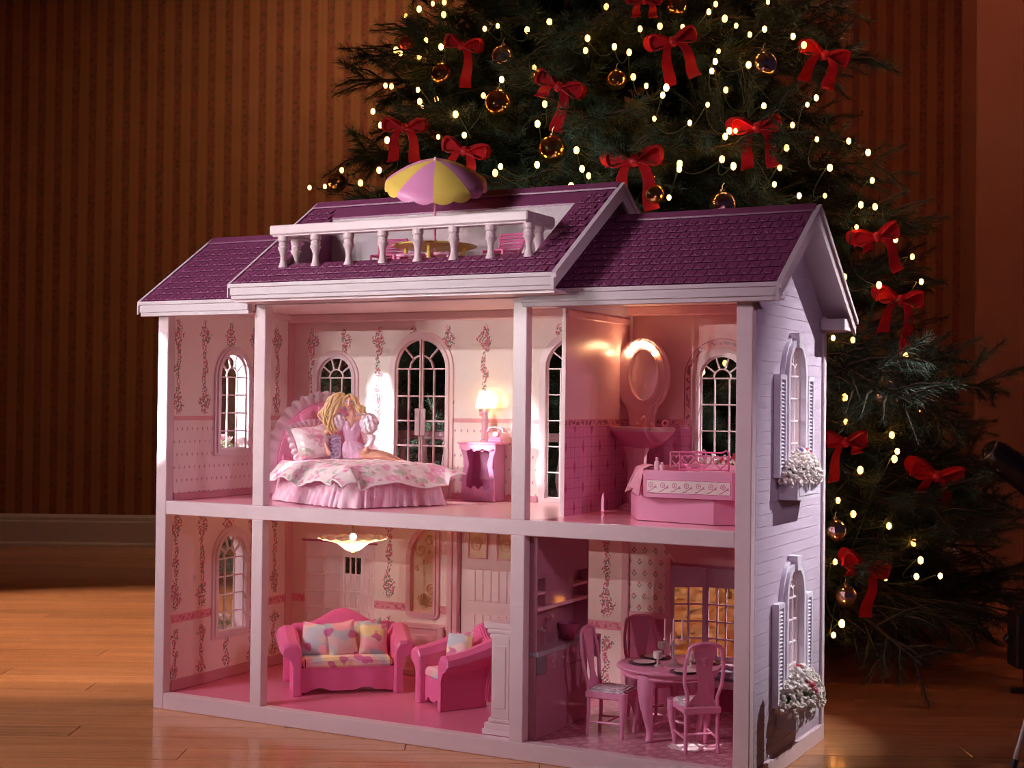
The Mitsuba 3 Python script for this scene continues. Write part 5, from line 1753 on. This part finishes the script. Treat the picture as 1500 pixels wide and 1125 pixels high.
    # dress
    def loft(rings, n=36, amp=0.0, freq=9):
        V, F = [], []
        for k, (c, rx_, ry_) in enumerate(rings):
            for i in range(n):
                a = 2 * math.pi * i / n
                q = 1 + amp * math.sin(freq * a + k * .7)
                V.append((c[0] + rx_ * q * math.cos(a), c[1] + ry_ * q * math.sin(a), c[2]))
        for k in range(len(rings) - 1):
            for i in range(n):
                j = (i + 1) % n
                F += [[k * n + i, k * n + j, (k + 1) * n + j], [k * n + i, (k + 1) * n + j, (k + 1) * n + i]]
        return trimesh.Trimesh(np.array(V, float), np.array(F), process=False)
    bod = loft([((11, 1, 14), 13.5, 11), ((12, 1, 22), 12.5, 10.8), ((12.5, 0, 34), 15.5, 13), ((12.5, -1, 46), 18.0, 15.0), ((12.5, -1, 54), 17.5, 14.5), ((12.5, -.5, 60), 17.5, 12.5)], 48)
    v = bod.vertices
    fr = np.clip(-(v[:, 1] + 1) / 12, 0, 1)
    v[:, 2] -= np.where(v[:, 2] > 52, 13 * np.exp(-((v[:, 0] - 14) / 5.0) ** 2) * fr, 0)          # sweetheart neckline
    v[:, 1] -= 2.4 * (np.exp(-((v[:, 0] - 5.5) / 5) ** 2 - ((v[:, 2] - 45) / 6) ** 2) + np.exp(-((v[:, 0] - 20) / 5) ** 2 - ((v[:, 2] - 45) / 6) ** 2)) * fr
    put(t, 'bodice', xf(bod, Mw), 'm_dress', True)
    sk = loft([((11, 1, 22), 12.5, 11), ((13, 1, 16), 19, 15), ((18, 0, 8), 26, 18), ((21, 0, -2), 28, 19), ((20, 0, -11), 25, 18), ((17, 0, -13), 18, 14)], 60, .05, 15)
    put(t, 'skirt', xf(sk, Mw), 'm_dress', True)
    for c, r in (((-15, -1, 58), (18, 15, 18)), ((46, -1, 55), (18, 15, 20))):
        b = trimesh.creation.icosphere(subdivisions=4, radius=1.0)
        vv = b.vertices
        ang = np.arctan2(vv[:, 1], vv[:, 0])
        vv *= (1 + .07 * np.sin(11 * ang + 3 * vv[:, 2]) * (1 - vv[:, 2] ** 2) + .05 * np.sin(9 * vv[:, 2] + 4 * ang) + .03 * np.sin(17 * ang - 8 * vv[:, 2]))[:, None]
        put(t, 'sleeve', xf(trimesh.Trimesh(vv * np.array(r) + np.array(c), b.faces), Mw), 'm_dress_white', True, label='pale puffed sleeve')
    put(t, 'cuff', xf(loft([((51, -3, 34), 8.5, 8), ((53, -4, 26), 7.0, 7), ((49, -10, 16), 6.4, 6.2), ((46, -13, 11.5), 7.5, 7.2)], 30, .06, 9), Mw), 'm_dress_white', True)
    rf = []
    for k in range(3):
        V, F = [], []
        n = 40
        for i in range(n + 1):
            a = i / n
            for j in range(5):
                f = j / 4
                V.append((-6 - 14 * f - 3 * k + 2.2 * math.sin(a * 40 + k) * f, -12 - 5 * f + 2.4 * math.cos(a * 40 + k) * f + 3 * k, 30 - 40 * a + 5 * math.sin(a * 3 + k) - 4 * f))
        for i in range(n):
            for j in range(4):
                q = i * 5 + j
                F += [[q, q + 5, q + 6], [q, q + 6, q + 1]]
        rf.append(trimesh.Trimesh(np.array(V), np.array(F), process=False))
    put(t, 'ruffle', xf(cat(rf), Mw), 'm_print_ruffle', True, label='lilac printed ruffle at the hip')


doll()


# ---------------------------------------------------------------- flower boxes
mat('m_blossom', (.93, .87, .82), .8)
mat('m_blossom_pink', (.86, .42, .48), .8)
mat('m_petal_red', (.52, .05, .09), .7)
mat('m_stalk', (.30, .34, .20), .8)
mat('m_petal_blue', (.28, .22, .48), .7)
mat('m_petal_yellow', (.80, .55, .16), .7)


def flower_mesh(r, n=6, layers=2, rr=None):
    ms = []
    for L in range(layers):
        for i in range(n):
            p = ball(r * .55, 1, (0, 0, 0), (1, .62, .28))
            ms.append(xf(p, rz(360 * i / n + L * 30) @ tr(r * (.62 - .25 * L), 0, r * .18 * L) @ ry(-25 - 25 * L)))
    ms.append(ball(r * .28, 1, (0, 0, r * .22)))
    return cat(ms)


def flower_box(label, M, w, d, h, cover, seed, small, accents, spread=(.62, .62), tall=.044, n=1050):
    """local x along the wall, y outwards, z up from the box foot"""
    k = thing('flower_box', label, 'flower box')
    body = cat(box(-w / 2, w / 2, 0, .003, 0, h), box(-w / 2, w / 2, d - .003, d, 0, h, .0008), box(-w / 2, -w / 2 + .003, 0, d, 0, h, .0008), box(w / 2 - .003, w / 2, 0, d, 0, h, .0008), box(-w / 2, w / 2, 0, d, 0, .003))
    put(k, 'trough', xf(body, M), 'm_shutter', False)
    put(k, 'face_panel', xf(cat(box(-w / 2 + .006, w / 2 - .006, d - .001, d + .0012, .006, h - .006, .0005)), M), 'm_shutter', False)
    r = np.random.default_rng(seed)
    bl, st = [], []
    for i in range(n):
        a = r.random() * 2 * math.pi
        u = r.random() ** .5
        x = w * spread[0] * 1.08 * u * math.cos(a)
        y = d * .55 + d * spread[1] * 1.3 * u * math.sin(a)
        y = max(y, .004)
        top = tall * (1 - .75 * u * u) * (.72 + .35 * r.random())
        z = h * .9 + top - (.022 * r.random() * (u > .8))
        s = small * (.7 + .6 * r.random())
        b = trimesh.creation.icosahedron()
        b.apply_scale([s, s, s * .7])
        bl.append(xf(b, tr(x, y, z) @ rot(r.normal(size=3), 360 * r.random())))
        if i % 3 == 0:
            st.append(tube([(x * .45, d * .5 + (y - d * .5) * .45, h * .6), (x * .8, d * .5 + (y - d * .5) * .8, z * .85), (x, y, z)], .0005, 4))
    put(k, 'stalks', xf(cat(st), M), 'm_stalk', 40, kind='stuff')
    put(k, 'blossoms', xf(cat(bl), M), cover, 40, kind='stuff')
    for i, (x, y, z, s, m) in enumerate(accents):
        put(k, 'flower', xf(flower_mesh(s), M @ tr(x, y, z) @ rx(-40) @ rz(40 * i)), m, 40)
    return k


def wall_matrix(x, y, z, deg): return tr(x, y, z) @ rz(deg)


flower_box('lavender flower box of white blossoms below the upper right side window', wall_matrix(W, .203, F2 + .042, -90), .132, .031, .037, 'm_blossom', 1, .0037,
           ((-.020, .022, .075, .0075, 'm_petal_red'), (.012, .020, .078, .0065, 'm_petal_blue'), (-.038, .024, .068, .0060, 'm_petal_red'), (.030, .028, .062, .0060, 'm_petal_yellow')))
flower_box('lavender flower box of white blossoms with a red flower below the lower right side window', wall_matrix(W, .200, F1 + .042, -90), .128, .032, .034, 'm_blossom', 2, .0039,
           ((.014, .040, .064, .0100, 'm_petal_red'), (.004, .044, .054, .0075, 'm_petal_red'), (.0, .016, .088, .0060, 'm_petal_red')), spread=(.66, .80), tall=.056)
ros = [(-.026, .012, .050, .0095, 'm_blossom_pink'), (-.006, .012, .054, .0105, 'm_blossom'), (.014, .012, .052, .0100, 'm_blossom_pink'), (.032, .012, .048, .0090, 'm_blossom')]
flower_box('flower box of pink and white roses outside the upper left side window', wall_matrix(0, .195, F2 + .062, 90), .085, .026, .03, 'm_stalk', 3, .0032, ros, tall=.020, n=90)
flower_box('flower box of white roses outside the lower left side window', wall_matrix(0, .195, F1 + .062, 90), .085, .026, .03, 'm_stalk', 4, .0032, [(a, b, c, s, 'm_blossom') for a, b, c, s, m in ros], tall=.020, n=90)
flower_box('flower box of red and white flowers outside the bathroom window', wall_matrix(.985, DEP, .4300, 180), .12, .028, .03, 'm_blossom', 5, .0036,
           ((.030, .014, .052, .009, 'm_blossom'), (-.006, .014, .052, .009, 'm_petal_red'), (-.030, .014, .060, .010, 'm_petal_red'), (-.044, .012, .052, .009, 'm_petal_red')), spread=(.5, .4), tall=.036, n=150)

# ---------------------------------------------------------------- Christmas tree
TREE_D = 3.78
TREE_U = (893 - 750) / FOCAL * TREE_D
TB = ground(TREE_U, TREE_D)                                     # trunk foot
APEX = 3.35


def cone_r(z): return 1.04 * (1 - z / APEX) ** .92 + .02


def pine_col(p, n, uv): return mix((.035, .075, .040), (.075, .13, .075), noise(p.x * 30, p.y * 30, p.z * 30))


mat('m_needle', proc(pine_col), .55, spec=.4)
mat('m_bark', (.07, .05, .035), .8)


def make_bough(seed, LEN):
    """a fan of bottle brush twigs along +x, LEN metres long: (stem, needles)"""
    r = np.random.default_rng(seed)
    stems = []
    twigs = [((0, 0, 0), (LEN, 0, -.05 * LEN), .0065)]
    n = int(7 + 7 * LEN)
    for i in range(n):
        f = .25 + .70 * i / (n - 1)
        for s in (-1, 1):
            L = (.36 - .24 * f) * LEN ** .7 * (.75 + .5 * r.random())
            a = math.radians(40 + 12 * r.normal())
            p0 = np.array([f * LEN, 0, -.05 * f * LEN])
            q0 = p0 + L * np.array([math.cos(a), s * math.sin(a), .16 * r.normal()])
            twigs.append((p0, q0, .0026))
            if L > .14:
                m0 = p0 + .45 * (q0 - p0)
                a2 = a + math.radians(36) * (1 if r.random() > .5 else -1)
                twigs.append((m0, m0 + .6 * L * np.array([math.cos(a2), s * math.sin(a2), .16 * r.normal()]), .0022))
    VV, K = [], 0
    for p, q, rad in twigs:
        p, q = np.array(p, float), np.array(q, float)
        stems.append(tube([p, (p + q) / 2 + [0, 0, .01], q], [rad, rad * .8, rad * .4], 5))
        L = np.linalg.norm(q - p)
        d = (q - p) / L
        e1 = np.cross(d, [0, 0, 1.0])
        e1 /= np.linalg.norm(e1)
        e2 = np.cross(d, e1)
        n = int(L * 900)
        f = (np.arange(n) + r.random(n)) / n
        if rad > .006:
            f = f[f > .12]
        a = r.random(len(f)) * 2 * math.pi
        base = p + d * (L * f)[:, None]
        out = np.cos(a)[:, None] * e1 + np.sin(a)[:, None] * e2
        ln = (.030 * (.7 + .6 * r.random(len(f))) * (1 - .3 * f ** 4))[:, None]
        lean = (.35 + .4 * r.random(len(f)))[:, None]
        tip = base + ln * (lean * d + np.sqrt(1 - lean ** 2) * out)
        side = np.cross(d, out) * .00095
        VV.append(np.stack([base - side, base + side, tip], 1).reshape(-1, 3))
    V = np.vstack(VV)
    return cat(stems), trimesh.Trimesh(V, np.arange(len(V)).reshape(-1, 3), process=False)


SIZES = (.40, .62, .88, 1.05)
for b, LEN in enumerate(SIZES):
    for k in range(2):
        st, nd = make_bough(40 + 2 * b + k, LEN)
        scene[f'bough_{b}{k}'] = {'type': 'shapegroup', 'stem': mikit.ply(st, 'm_bark', 40), 'needles': mikit.ply(nd, 'm_needle', False)}


def bough_of(L, i):
    b = int(np.argmin([abs(math.log(L / s)) for s in SIZES]))
    return f'bough_{b}{i % 2}', L / SIZES[b]


TREE = thing('christmas_tree', 'tall dark green Christmas tree covered with lights standing behind the dollhouse', 'Christmas tree')
put(TREE, 'trunk', xf(lathe([(0, 0), (.045, 0), (.04, .8), (.02, 2.4), (.006, 3.2), (0, 3.2)], 12), tr(*TB)), 'm_bark', 40)


def in_house(p):
    return -.08 < p[0] < 1.27 and -.12 < p[1] < .50 and p[2] < (1.0 if .2 < p[0] < .9 else .93)


tr_rng = np.random.default_rng(11)
z, count = .14, 0
while z < 2.75:
    R = cone_r(z)
    n = max(9, int(10 + 15 * R))
    a0 = tr_rng.random() * 6.28
    for i in range(n):
        a = a0 + 2 * math.pi * (i + .35 * tr_rng.normal()) / n
        L = R * (.86 + .26 * tr_rng.random())
        L = min(L, 1.12)
        droop = -8 + 10 * tr_rng.normal() + 12 * (z / APEX)
        if z < .5:
            droop = 3 + 4 * tr_rng.normal()
        d = np.array([math.cos(a), math.sin(a), math.tan(math.radians(droop))])
        tip = TB + np.array([0, 0, z]) + L * d
        # keep the far side light and do not run into the house
        hit = False
        for f in (.55, .7, .85, 1.0, 1.06):
            q = TB + np.array([0, 0, z]) + L * f * d
            if in_house(q) or q[2] < .02:
                hit = True
        if hit:
            continue
        away = (tip[:2] - TB[:2]) @ V2[:2] > .35 * R
        if away and i % 2:
            continue
        gname, s = bough_of(L, count)
        M = tr(*(TB + [0, 0, z])) @ rz(math.degrees(a)) @ ry(-droop) @ rx(25 * tr_rng.normal()) @ scl(s, s, s)
        k = key_for(f'{TREE}__bough')
        scene[k] = {'type': 'instance', 'shapegroup': {'type': 'ref', 'id': gname}, 'to_world': T(M)}
        count += 1
    z += .085 + .02 * z
# the springy bough that reaches forward past the house's back corner
for (u0, d0, z0_, u1, d1, z1_) in ((.55, 3.3, .78, .76, 2.72, .615), (.70, 3.3, .70, .93, 2.95, .56), (.75, 3.4, .45, 1.02, 3.0, .36), (.55, 3.2, .30, .80, 2.75, .10), (.62, 3.2, .28, .96, 2.95, .13)):
    p, q = ground(u0, d0, z0_), ground(u1, d1, z1_)
    v = q - p
    L = np.linalg.norm(v)
    a, e = math.degrees(math.atan2(v[1], v[0])), math.degrees(math.asin(v[2] / L))
    k = key_for(f'{TREE}__bough')
    scene[k] = {'type': 'instance', 'shapegroup': {'type': 'ref', 'id': bough_of(L, 1)[0]}, 'to_world': T(tr(*p) @ rz(a) @ ry(-e) @ rx(35) @ scl(*[bough_of(L, 1)[1]] * 3))}


# a point on the front of the tree, given by its direction from the trunk: right offset s and height z
def on_tree(px, py, k=1.0):
    """the place where a line of sight through the pixel meets the front of the cone of branches (k scales its radius)"""
    d = FWD + (px - 750) / FOCAL * _right - (py - 562.5) / FOCAL * UP
    lo = 2.2
    for s in np.arange(2.45, 4.4, .01):
        p = CAM + d * s
        r = math.hypot(p[0] - TB[0], p[1] - TB[1])
        if r <= k * cone_r(max(p[2], .05)):
            return p
    # beside the cone: the nearest approach to the trunk
    s = min(np.arange(2.6, 4.6, .01), key=lambda s: math.hypot(*(CAM + d * s - TB)[:2]))
    return CAM + d * s


_right = math.cos(ROLL) * _r + math.sin(ROLL) * _u
SPOTS = []


def pts(ox, oy, sc, *xy): SPOTS.extend([(ox + a / sc, oy + b / sc) for a, b in xy])


pts(430, 0, 3.75, (618, 88), (765, 20), (828, 12), (825, 80), (728, 222), (563, 275), (588, 292), (505, 470), (538, 475), (683, 493), (693, 558), (706, 592), (436, 612), (890, 628), (1050, 158), (1122, 142), (1283, 165), (1408, 120), (1322, 372), (1333, 412), (1143, 437), (1380, 572), (1340, 680), (514, 770), (795, 752), (938, 742), (1137, 915), (1107, 950), (1338, 905), (88, 1030), (368, 1005), (478, 688), (690, 50), (810, 258), (785, 545), (470, 935), (265, 935), (1043, 525), (172, 1025), (690, 310))
pts(800, 0, 3, (265, 30), (13, 95), (413, 127), (182, 168), (173, 222), (745, 18), (715, 52), (785, 82), (835, 113), (895, 152), (975, 8), (1133, 198), (758, 225), (743, 270), (728, 312), (890, 285), (790, 395), (710, 460), (383, 338), (440, 377), (528, 385), (512, 418), (475, 522), (631, 540), (957, 465), (1148, 460), (1187, 430), (805, 575), (832, 575), (787, 600), (1083, 550), (1057, 650), (1027, 737), (1330, 620), (1415, 670), (1247, 737), (1190, 612), (587, 720), (585, 742), (463, 785), (540, 868), (158, 742), (187, 772), (110, 818), (773, 700), (823, 730), (1112, 860), (1433, 793), (1445, 908), (133, 660), (1003, 810), (432, 675), (1225, 860), (1383, 900), (500, 115), (600, 118), (365, 230), (300, 205), (1085, 160), (960, 128))
pts(1180, 300, 3.215, (328, 10), (240, 105), (424, 165), (503, 245), (183, 340), (346, 378), (545, 362), (130, 627), (223, 637), (472, 710), (185, 908), (545, 962), (190, 1022), (406, 1085))
pts(1180, 600, 2.143, (288, 131), (279, 155), (172, 190), (102, 285), (150, 328), (262, 365), (340, 418), (361, 473), (423, 522), (252, 528), (114, 672), (88, 708), (348, 524), (93, 478))
pts(0, 0, 1, (1030, 545), (1062, 532))                          # two that show through the bathroom window
LS = thing('fairy_lights', 'string of warm glowing fairy lights wound round the Christmas tree', 'string lights')
mat('m_bulb', (.9, .8, .6), .3)
mat('m_wire', (.03, .06, .03), .5)
place = []
br = np.random.default_rng(3)
for i, (x, y) in enumerate(SPOTS):
    p = on_tree(x, y, 1.03)
    place.append(p)
order = [0]
left = set(range(1, len(place)))
while left:
    j = min(left, key=lambda q: np.linalg.norm(place[q] - place[order[-1]]))
    order.append(j)
    left.remove(j)
bulb_ply = mikit.ply(ball(1.0, 1), 'm_bulb', True)
bulb_mod = []
for j in order:
    p = place[j]
    s = .0046 + .0022 * br.random()
    d = dict(bulb_ply)
    d['to_world'] = T(tr(*p) @ scl(s, s, s * 1.35))
    e = 13.0 * (.55 + .8 * br.random())
    d['emitter'] = {'type': 'area', 'radiance': rgb((e, e * .33, e * .058)), 'sampling_weight': .30}
    scene[key_for(f'{LS}__bulb')] = d
seg = []
for a, b in zip(order[:-1], order[1:]):
    p, q = place[a], place[b]
    L = np.linalg.norm(q - p)
    if L > .5 or any(in_house(p + (q - p) * f) for f in np.linspace(0, 1, 6)):
        continue
    inw = np.array([TB[0], TB[1], 0]) - np.array([(p[0] + q[0]) / 2, (p[1] + q[1]) / 2, 0])
    inw /= np.linalg.norm(inw)
    seg.append(tube([p + inw * (.012 + .03 * 4 * f * (1 - f)) + (q - p) * f - [0, 0, .02 * 4 * f * (1 - f)] for f in np.linspace(0, 1, 7)], .0014, 4))
put(LS, 'wire', cat(seg), 'm_wire', 40, kind='stuff')

# baubles
mat('m_bauble_silver', (.88, .84, .82), .05, metallic=1.0)
mat('m_bauble_gold', (.88, .62, .24), .07, metallic=1.0)
mat('m_bauble_red', (.50, .02, .03), .12, metallic=.6)
mat('m_cap', (.7, .55, .3), .3, metallic=1.0)
for x, y, r, m, lab in ((648.7, 109, 17, 'gold', 'gold bauble beside a hanging red ribbon near the top left of the tree'), (597, 64, 12, 'red', 'red bauble at the upper left edge of the tree'),
                        (737, 83, 17, 'silver', 'silver bauble high on the tree between the two top left ribbons'), (731, 152, 21, 'gold', 'gold bauble above the parasol to the right'),
                        (809, 219, 21, 'gold', 'gold bauble above the middle roof left of the big red bow'), (494, 267, 14, 'gold', 'gold bauble at the far left tip of the tree above the balcony'),
                        (1118, 95, 20, 'silver', 'silver bauble high on the right side of the tree'), (1058, 300, 20, 'silver', 'silver bauble just above the ridge of the right roof'),
                        (903, 117, 15, 'gold', 'gold bauble left of the top middle red bow'), (990, 10, 17, 'gold', 'gold bauble at the top edge of the picture'),
                        (957, 285, 17, 'gold', 'gold bauble behind the tail of the bow above the right roof'), (1293.5, 578, 23, 'silver', 'large silver bauble right of the house below the reaching bough'),
                        (1223, 777, 17, 'silver', 'silver bauble beside the house between its two side windows'), (1238, 873, 17, 'silver', 'silver bauble low on the tree beside the lower side window')):
    p = on_tree(x, y, 1.0)
    dist = (p - CAM) @ FWD
    R = r * dist / FOCAL
    t = thing('bauble', lab, 'bauble')
    put(t, 'globe', ball(R, 4, p), f'm_bauble_{m}', True)
    put(t, 'cap', xf(lathe([(0, R * .92), (R * .2, R * .92), (R * .2, R * 1.12), (R * .08, R * 1.16), (0, R * 1.16)], 12), tr(*p)), 'm_cap', 40)
    put(t, 'hook', tube([p + [0, 0, R * 1.14], p + [0, 0, R * 1.4], p + [R * .15, 0, R * 1.6]], R * .04, 5), 'm_cap')

# bows
mat('m_ribbon', proc(lambda p, n, uv: mix((.56, .008, .018), (.70, .02, .03), fbm(p.x * 60, p.y * 60, p.z * 60))), .5, sheen=.8)


def strip(P, w, wdir, th=.0016):
    """ribbon of width w along path P, its width along wdir"""
    P = np.asarray(P, float)
    W_ = np.asarray(wdir, float)
    if W_.ndim == 1:
        W_ = np.tile(W_, (len(P), 1))
    tg = np.gradient(P, axis=0)
    nn = np.cross(tg, W_)
    nn /= np.linalg.norm(nn, axis=1, keepdims=True)
    ww = w * np.ones(len(P)) if np.isscalar(w) else np.asarray(w)
    a, b = P + W_ * ww[:, None] / 2, P - W_ * ww[:, None] / 2
    V = np.stack([a + nn * th / 2, b + nn * th / 2, b - nn * th / 2, a - nn * th / 2], 1).reshape(-1, 3)
    F = []
    for i in range(len(P) - 1):
        for j in range(4):
            k = (j + 1) % 4
            F += [[i * 4 + j, i * 4 + k, i * 4 + 4 + k], [i * 4 + j, i * 4 + 4 + k, i * 4 + 4 + j]]
    e = (len(P) - 1) * 4
    F += [[0, 2, 1], [0, 3, 2], [e, e + 1, e + 2], [e, e + 2, e + 3]]
    return trimesh.Trimesh(V, np.array(F), process=False)


def bow(label, px, py, s, lean=0.0, tails=(1, 1), loops=(1, 1), open_=0.0):
    p = on_tree(px, py, 1.04)
    if in_house(p):
        p = p + V2 * .0
    s = s * ((p - CAM) @ FWD) / FOCAL
    Ml = np.eye(4)
    Ml[:3, 0], Ml[:3, 1], Ml[:3, 2], Ml[:3, 3] = U2, V2, [0, 0, 1], p
    Ml = Ml @ ry(lean)
    t = thing('ribbon_bow', label, 'bow')
    wd = s * .30
    for side, k in ((-1, loops[0]), (1, loops[1])):
        if not k:
            continue
        a = np.linspace(-.5, .5, 22)
        f = (a + .5)
        P = [(side * s * k * .52 * math.sin(math.pi * q) ** .8, -s * .10 * math.cos(2 * math.pi * q) * math.sin(math.pi * q), s * (.14 + .05 * math.sin(math.pi * q)) * math.sin(2 * math.pi * q) * .9 + s * .10 * math.sin(math.pi * q)) for q in f]
        put(t, 'loop', xf(strip(P, wd * (.6 + .5 * np.sin(np.pi * f)), (side * .25, .93, .25)), Ml), 'm_ribbon', 50)
        back = [(side * s * k * .50 * q, .02 * s, s * (.12 * math.sin(q * 2.4))) for q in np.linspace(0, 1, 10)]
        put(t, 'loop_back', xf(strip(back, np.linspace(wd * .5, wd * 1.25, 10), (0, .15, .99)), Ml), 'm_ribbon', 50)
    for side, k in ((-1, tails[0]), (1, tails[1])):
        if not k:
            continue
        q = np.linspace(0, 1, 14)
        P = np.stack([side * s * (.10 + .22 * q + .05 * np.sin(q * 5)) * (1 if k < 1.5 else .8), -s * (.06 + .05 * np.sin(q * 6)), -s * .80 * k * q], 1)
        put(t, 'tail', xf(strip(P, wd * np.linspace(.55, 1.0, 14), (.93, .3, .2)), Ml), 'm_ribbon', 50)
    put(t, 'knot', xf(ball(s * .10, 2, (0, -s * .05, 0), (1, .8, 1.15)), Ml), 'm_ribbon', True)


for a in (('red ribbon bow with a long curving tail high on the left of the tree', 676, 68, 62, 10, (0, 1.2), (.8, .9)), ('red bow left of the parasol on the tree', 592, 188, 62, 0, (1, 1)),
          ('red bow directly right behind the parasol top', 680, 222, 66, 12, (1, 1)), ('red bow with a trailing right tail near the middle of the tree', 818, 128, 72, 20, (.4, 1.1)),
          ('red bow in the top middle of the tree', 986, 62, 72, -14, (1.1, 1)), ('largest red bow, just above the gap between the roofs', 928, 236, 84, -4, (1, 1.1)),
          ('red bow above the right roof', 1108, 188, 74, -6, (1, 1)), ('shaded red bow at the upper right edge of the tree', 1208, 82, 72, 18, (.8, .8)),
          ('red bow right of the top of the side gable', 1284, 348, 70, -14, (.3, 1)), ('red bow with a long tail right of the house beside the eaves', 1318, 440, 70, 8, (.9, 1.4)),
          ('bright red bow next to the upper side window', 1238, 648, 66, 0, (1.1, .3)), ('dim red bow on the far right of the tree', 1372, 698, 80, 12, (.9, 1)),
          ('red bow low on the tree beside the house', 1268, 832, 72, 16, (.3, 1.2)), ('red bow at the top edge of the picture', 944, 2, 50, 0, (.6, .6))):
    bow(*a)

# presents that stand behind the house, seen through its windows
mat('m_wrap_gold', proc(lambda p, n, uv: mix((.80, .44, .10), (.95, .66, .22), fbm(p.x * 25, p.y * 25, p.z * 25))), .32, metallic=.6, bump=(proc(lambda p, n, uv: fbm(p.x * 22 + 4 * noise(p.z * 14, p.x * 9), p.y * 22, p.z * 34, 3), 2e-3), .03))
mat('m_wrap_white', (.85, .72, .72), .5)
def present(label, x0, x1, y0, y1, h, m):
    t = thing('gift_box', label, 'gift')
    put(t, 'box', box(x0, x1, y0, y1, 0, h, .004), m, False)
    put(t, 'ribbon', cat(box(x0 + .018, x0 + .042, y0 - .0015, y1 + .0015, 0, h + .0015)), 'm_ribbon', False)
    put(t, 'ribbon', cat(box(x0 - .0015, x1 + .0015, (y0 + y1) / 2 - .012, (y0 + y1) / 2 + .012, 0, h + .0016)), 'm_ribbon', False)
present('gold foil wrapped present behind the dining room bay window', .68, .985, .56, .80, .30, 'm_wrap_gold')

# ---------------------------------------------------------------- studio equipment at the right edge
def studio():
    t = thing('studio_light', 'black studio lamp on a stand cut off by the right edge of the picture', 'studio light')
    mat('m_gloss_black', (.012, .012, .014), .16, spec=.6, clearcoat=.6)
    c = ground(1.036, 2.95, .470)
    m = lathe([(0, -.056), (.012, -.0545), (.021, -.049), (.027, -.040), (.0305, -.028), (.032, .0), (.035, .08), (.036, .13), (0, .132)], 32)
    M = np.eye(4)
    M[:3, 0], M[:3, 1], M[:3, 2], M[:3, 3] = U2, V2, [0, 0, 1], c
    put(t, 'lamp_head', xf(m, M @ ry(125)), 'm_gloss_black', 40)
    put(t, 'highlight_ring', xf(trimesh.creation.torus(.0245, .0022, 32, 10), M @ ry(125) @ tr(0, 0, -.0455)), 'm_chrome', 40)  # chrome ring added as the bright highlight on the tip of the head
    put(t, 'pole', tube([ground(1.086, 2.95, .012), ground(1.086, 2.95, .44)], .013, 14), 'm_black')
    b = cat(box(-.022, .05, -.03, .03, .045, .158, .004))
    Mg = np.eye(4)
    Mg[:3, 0], Mg[:3, 1], Mg[:3, 3] = U2, V2, ground(1.070, 2.95)
    put(t, 'power_pack', xf(b, Mg), 'm_black', False)
    put(t, 'clamp', xf(xf(box(-.012, .012, -.008, .008, -.008, .008, .003), rot([0, 1, 0], 35)), Mg @ tr(-.026, 0, .100)), 'm_black', False)
    put(t, 'foot', xf(tube([(-.040, -.05, .006), (.09, -.05, .006)], .0058, 10), Mg), 'm_black')
    put(t, 'foot', xf(tube([(.048, -.14, .006), (.048, .10, .006)], .0058, 10), Mg), 'm_black')
    k = thing('light_stand', 'pale metal leg of a light stand in the lower right corner', 'light stand')
    mat('m_alu', (.62, .54, .50), .4, metallic=.3)
    a, b2 = ground(.818, 2.290, .007), ground(.862, 2.300, .150)
    put(k, 'leg', tube([a, b2], .0042, 12), 'm_alu')
    put(k, 'rubber_foot', tube([a - (b2 - a) * .03, a + (b2 - a) * .06], .0058, 12), 'm_black')
    put(k, 'column', tube([b2, b2 + [0, 0, .5]], .010, 12), 'm_alu')


studio()
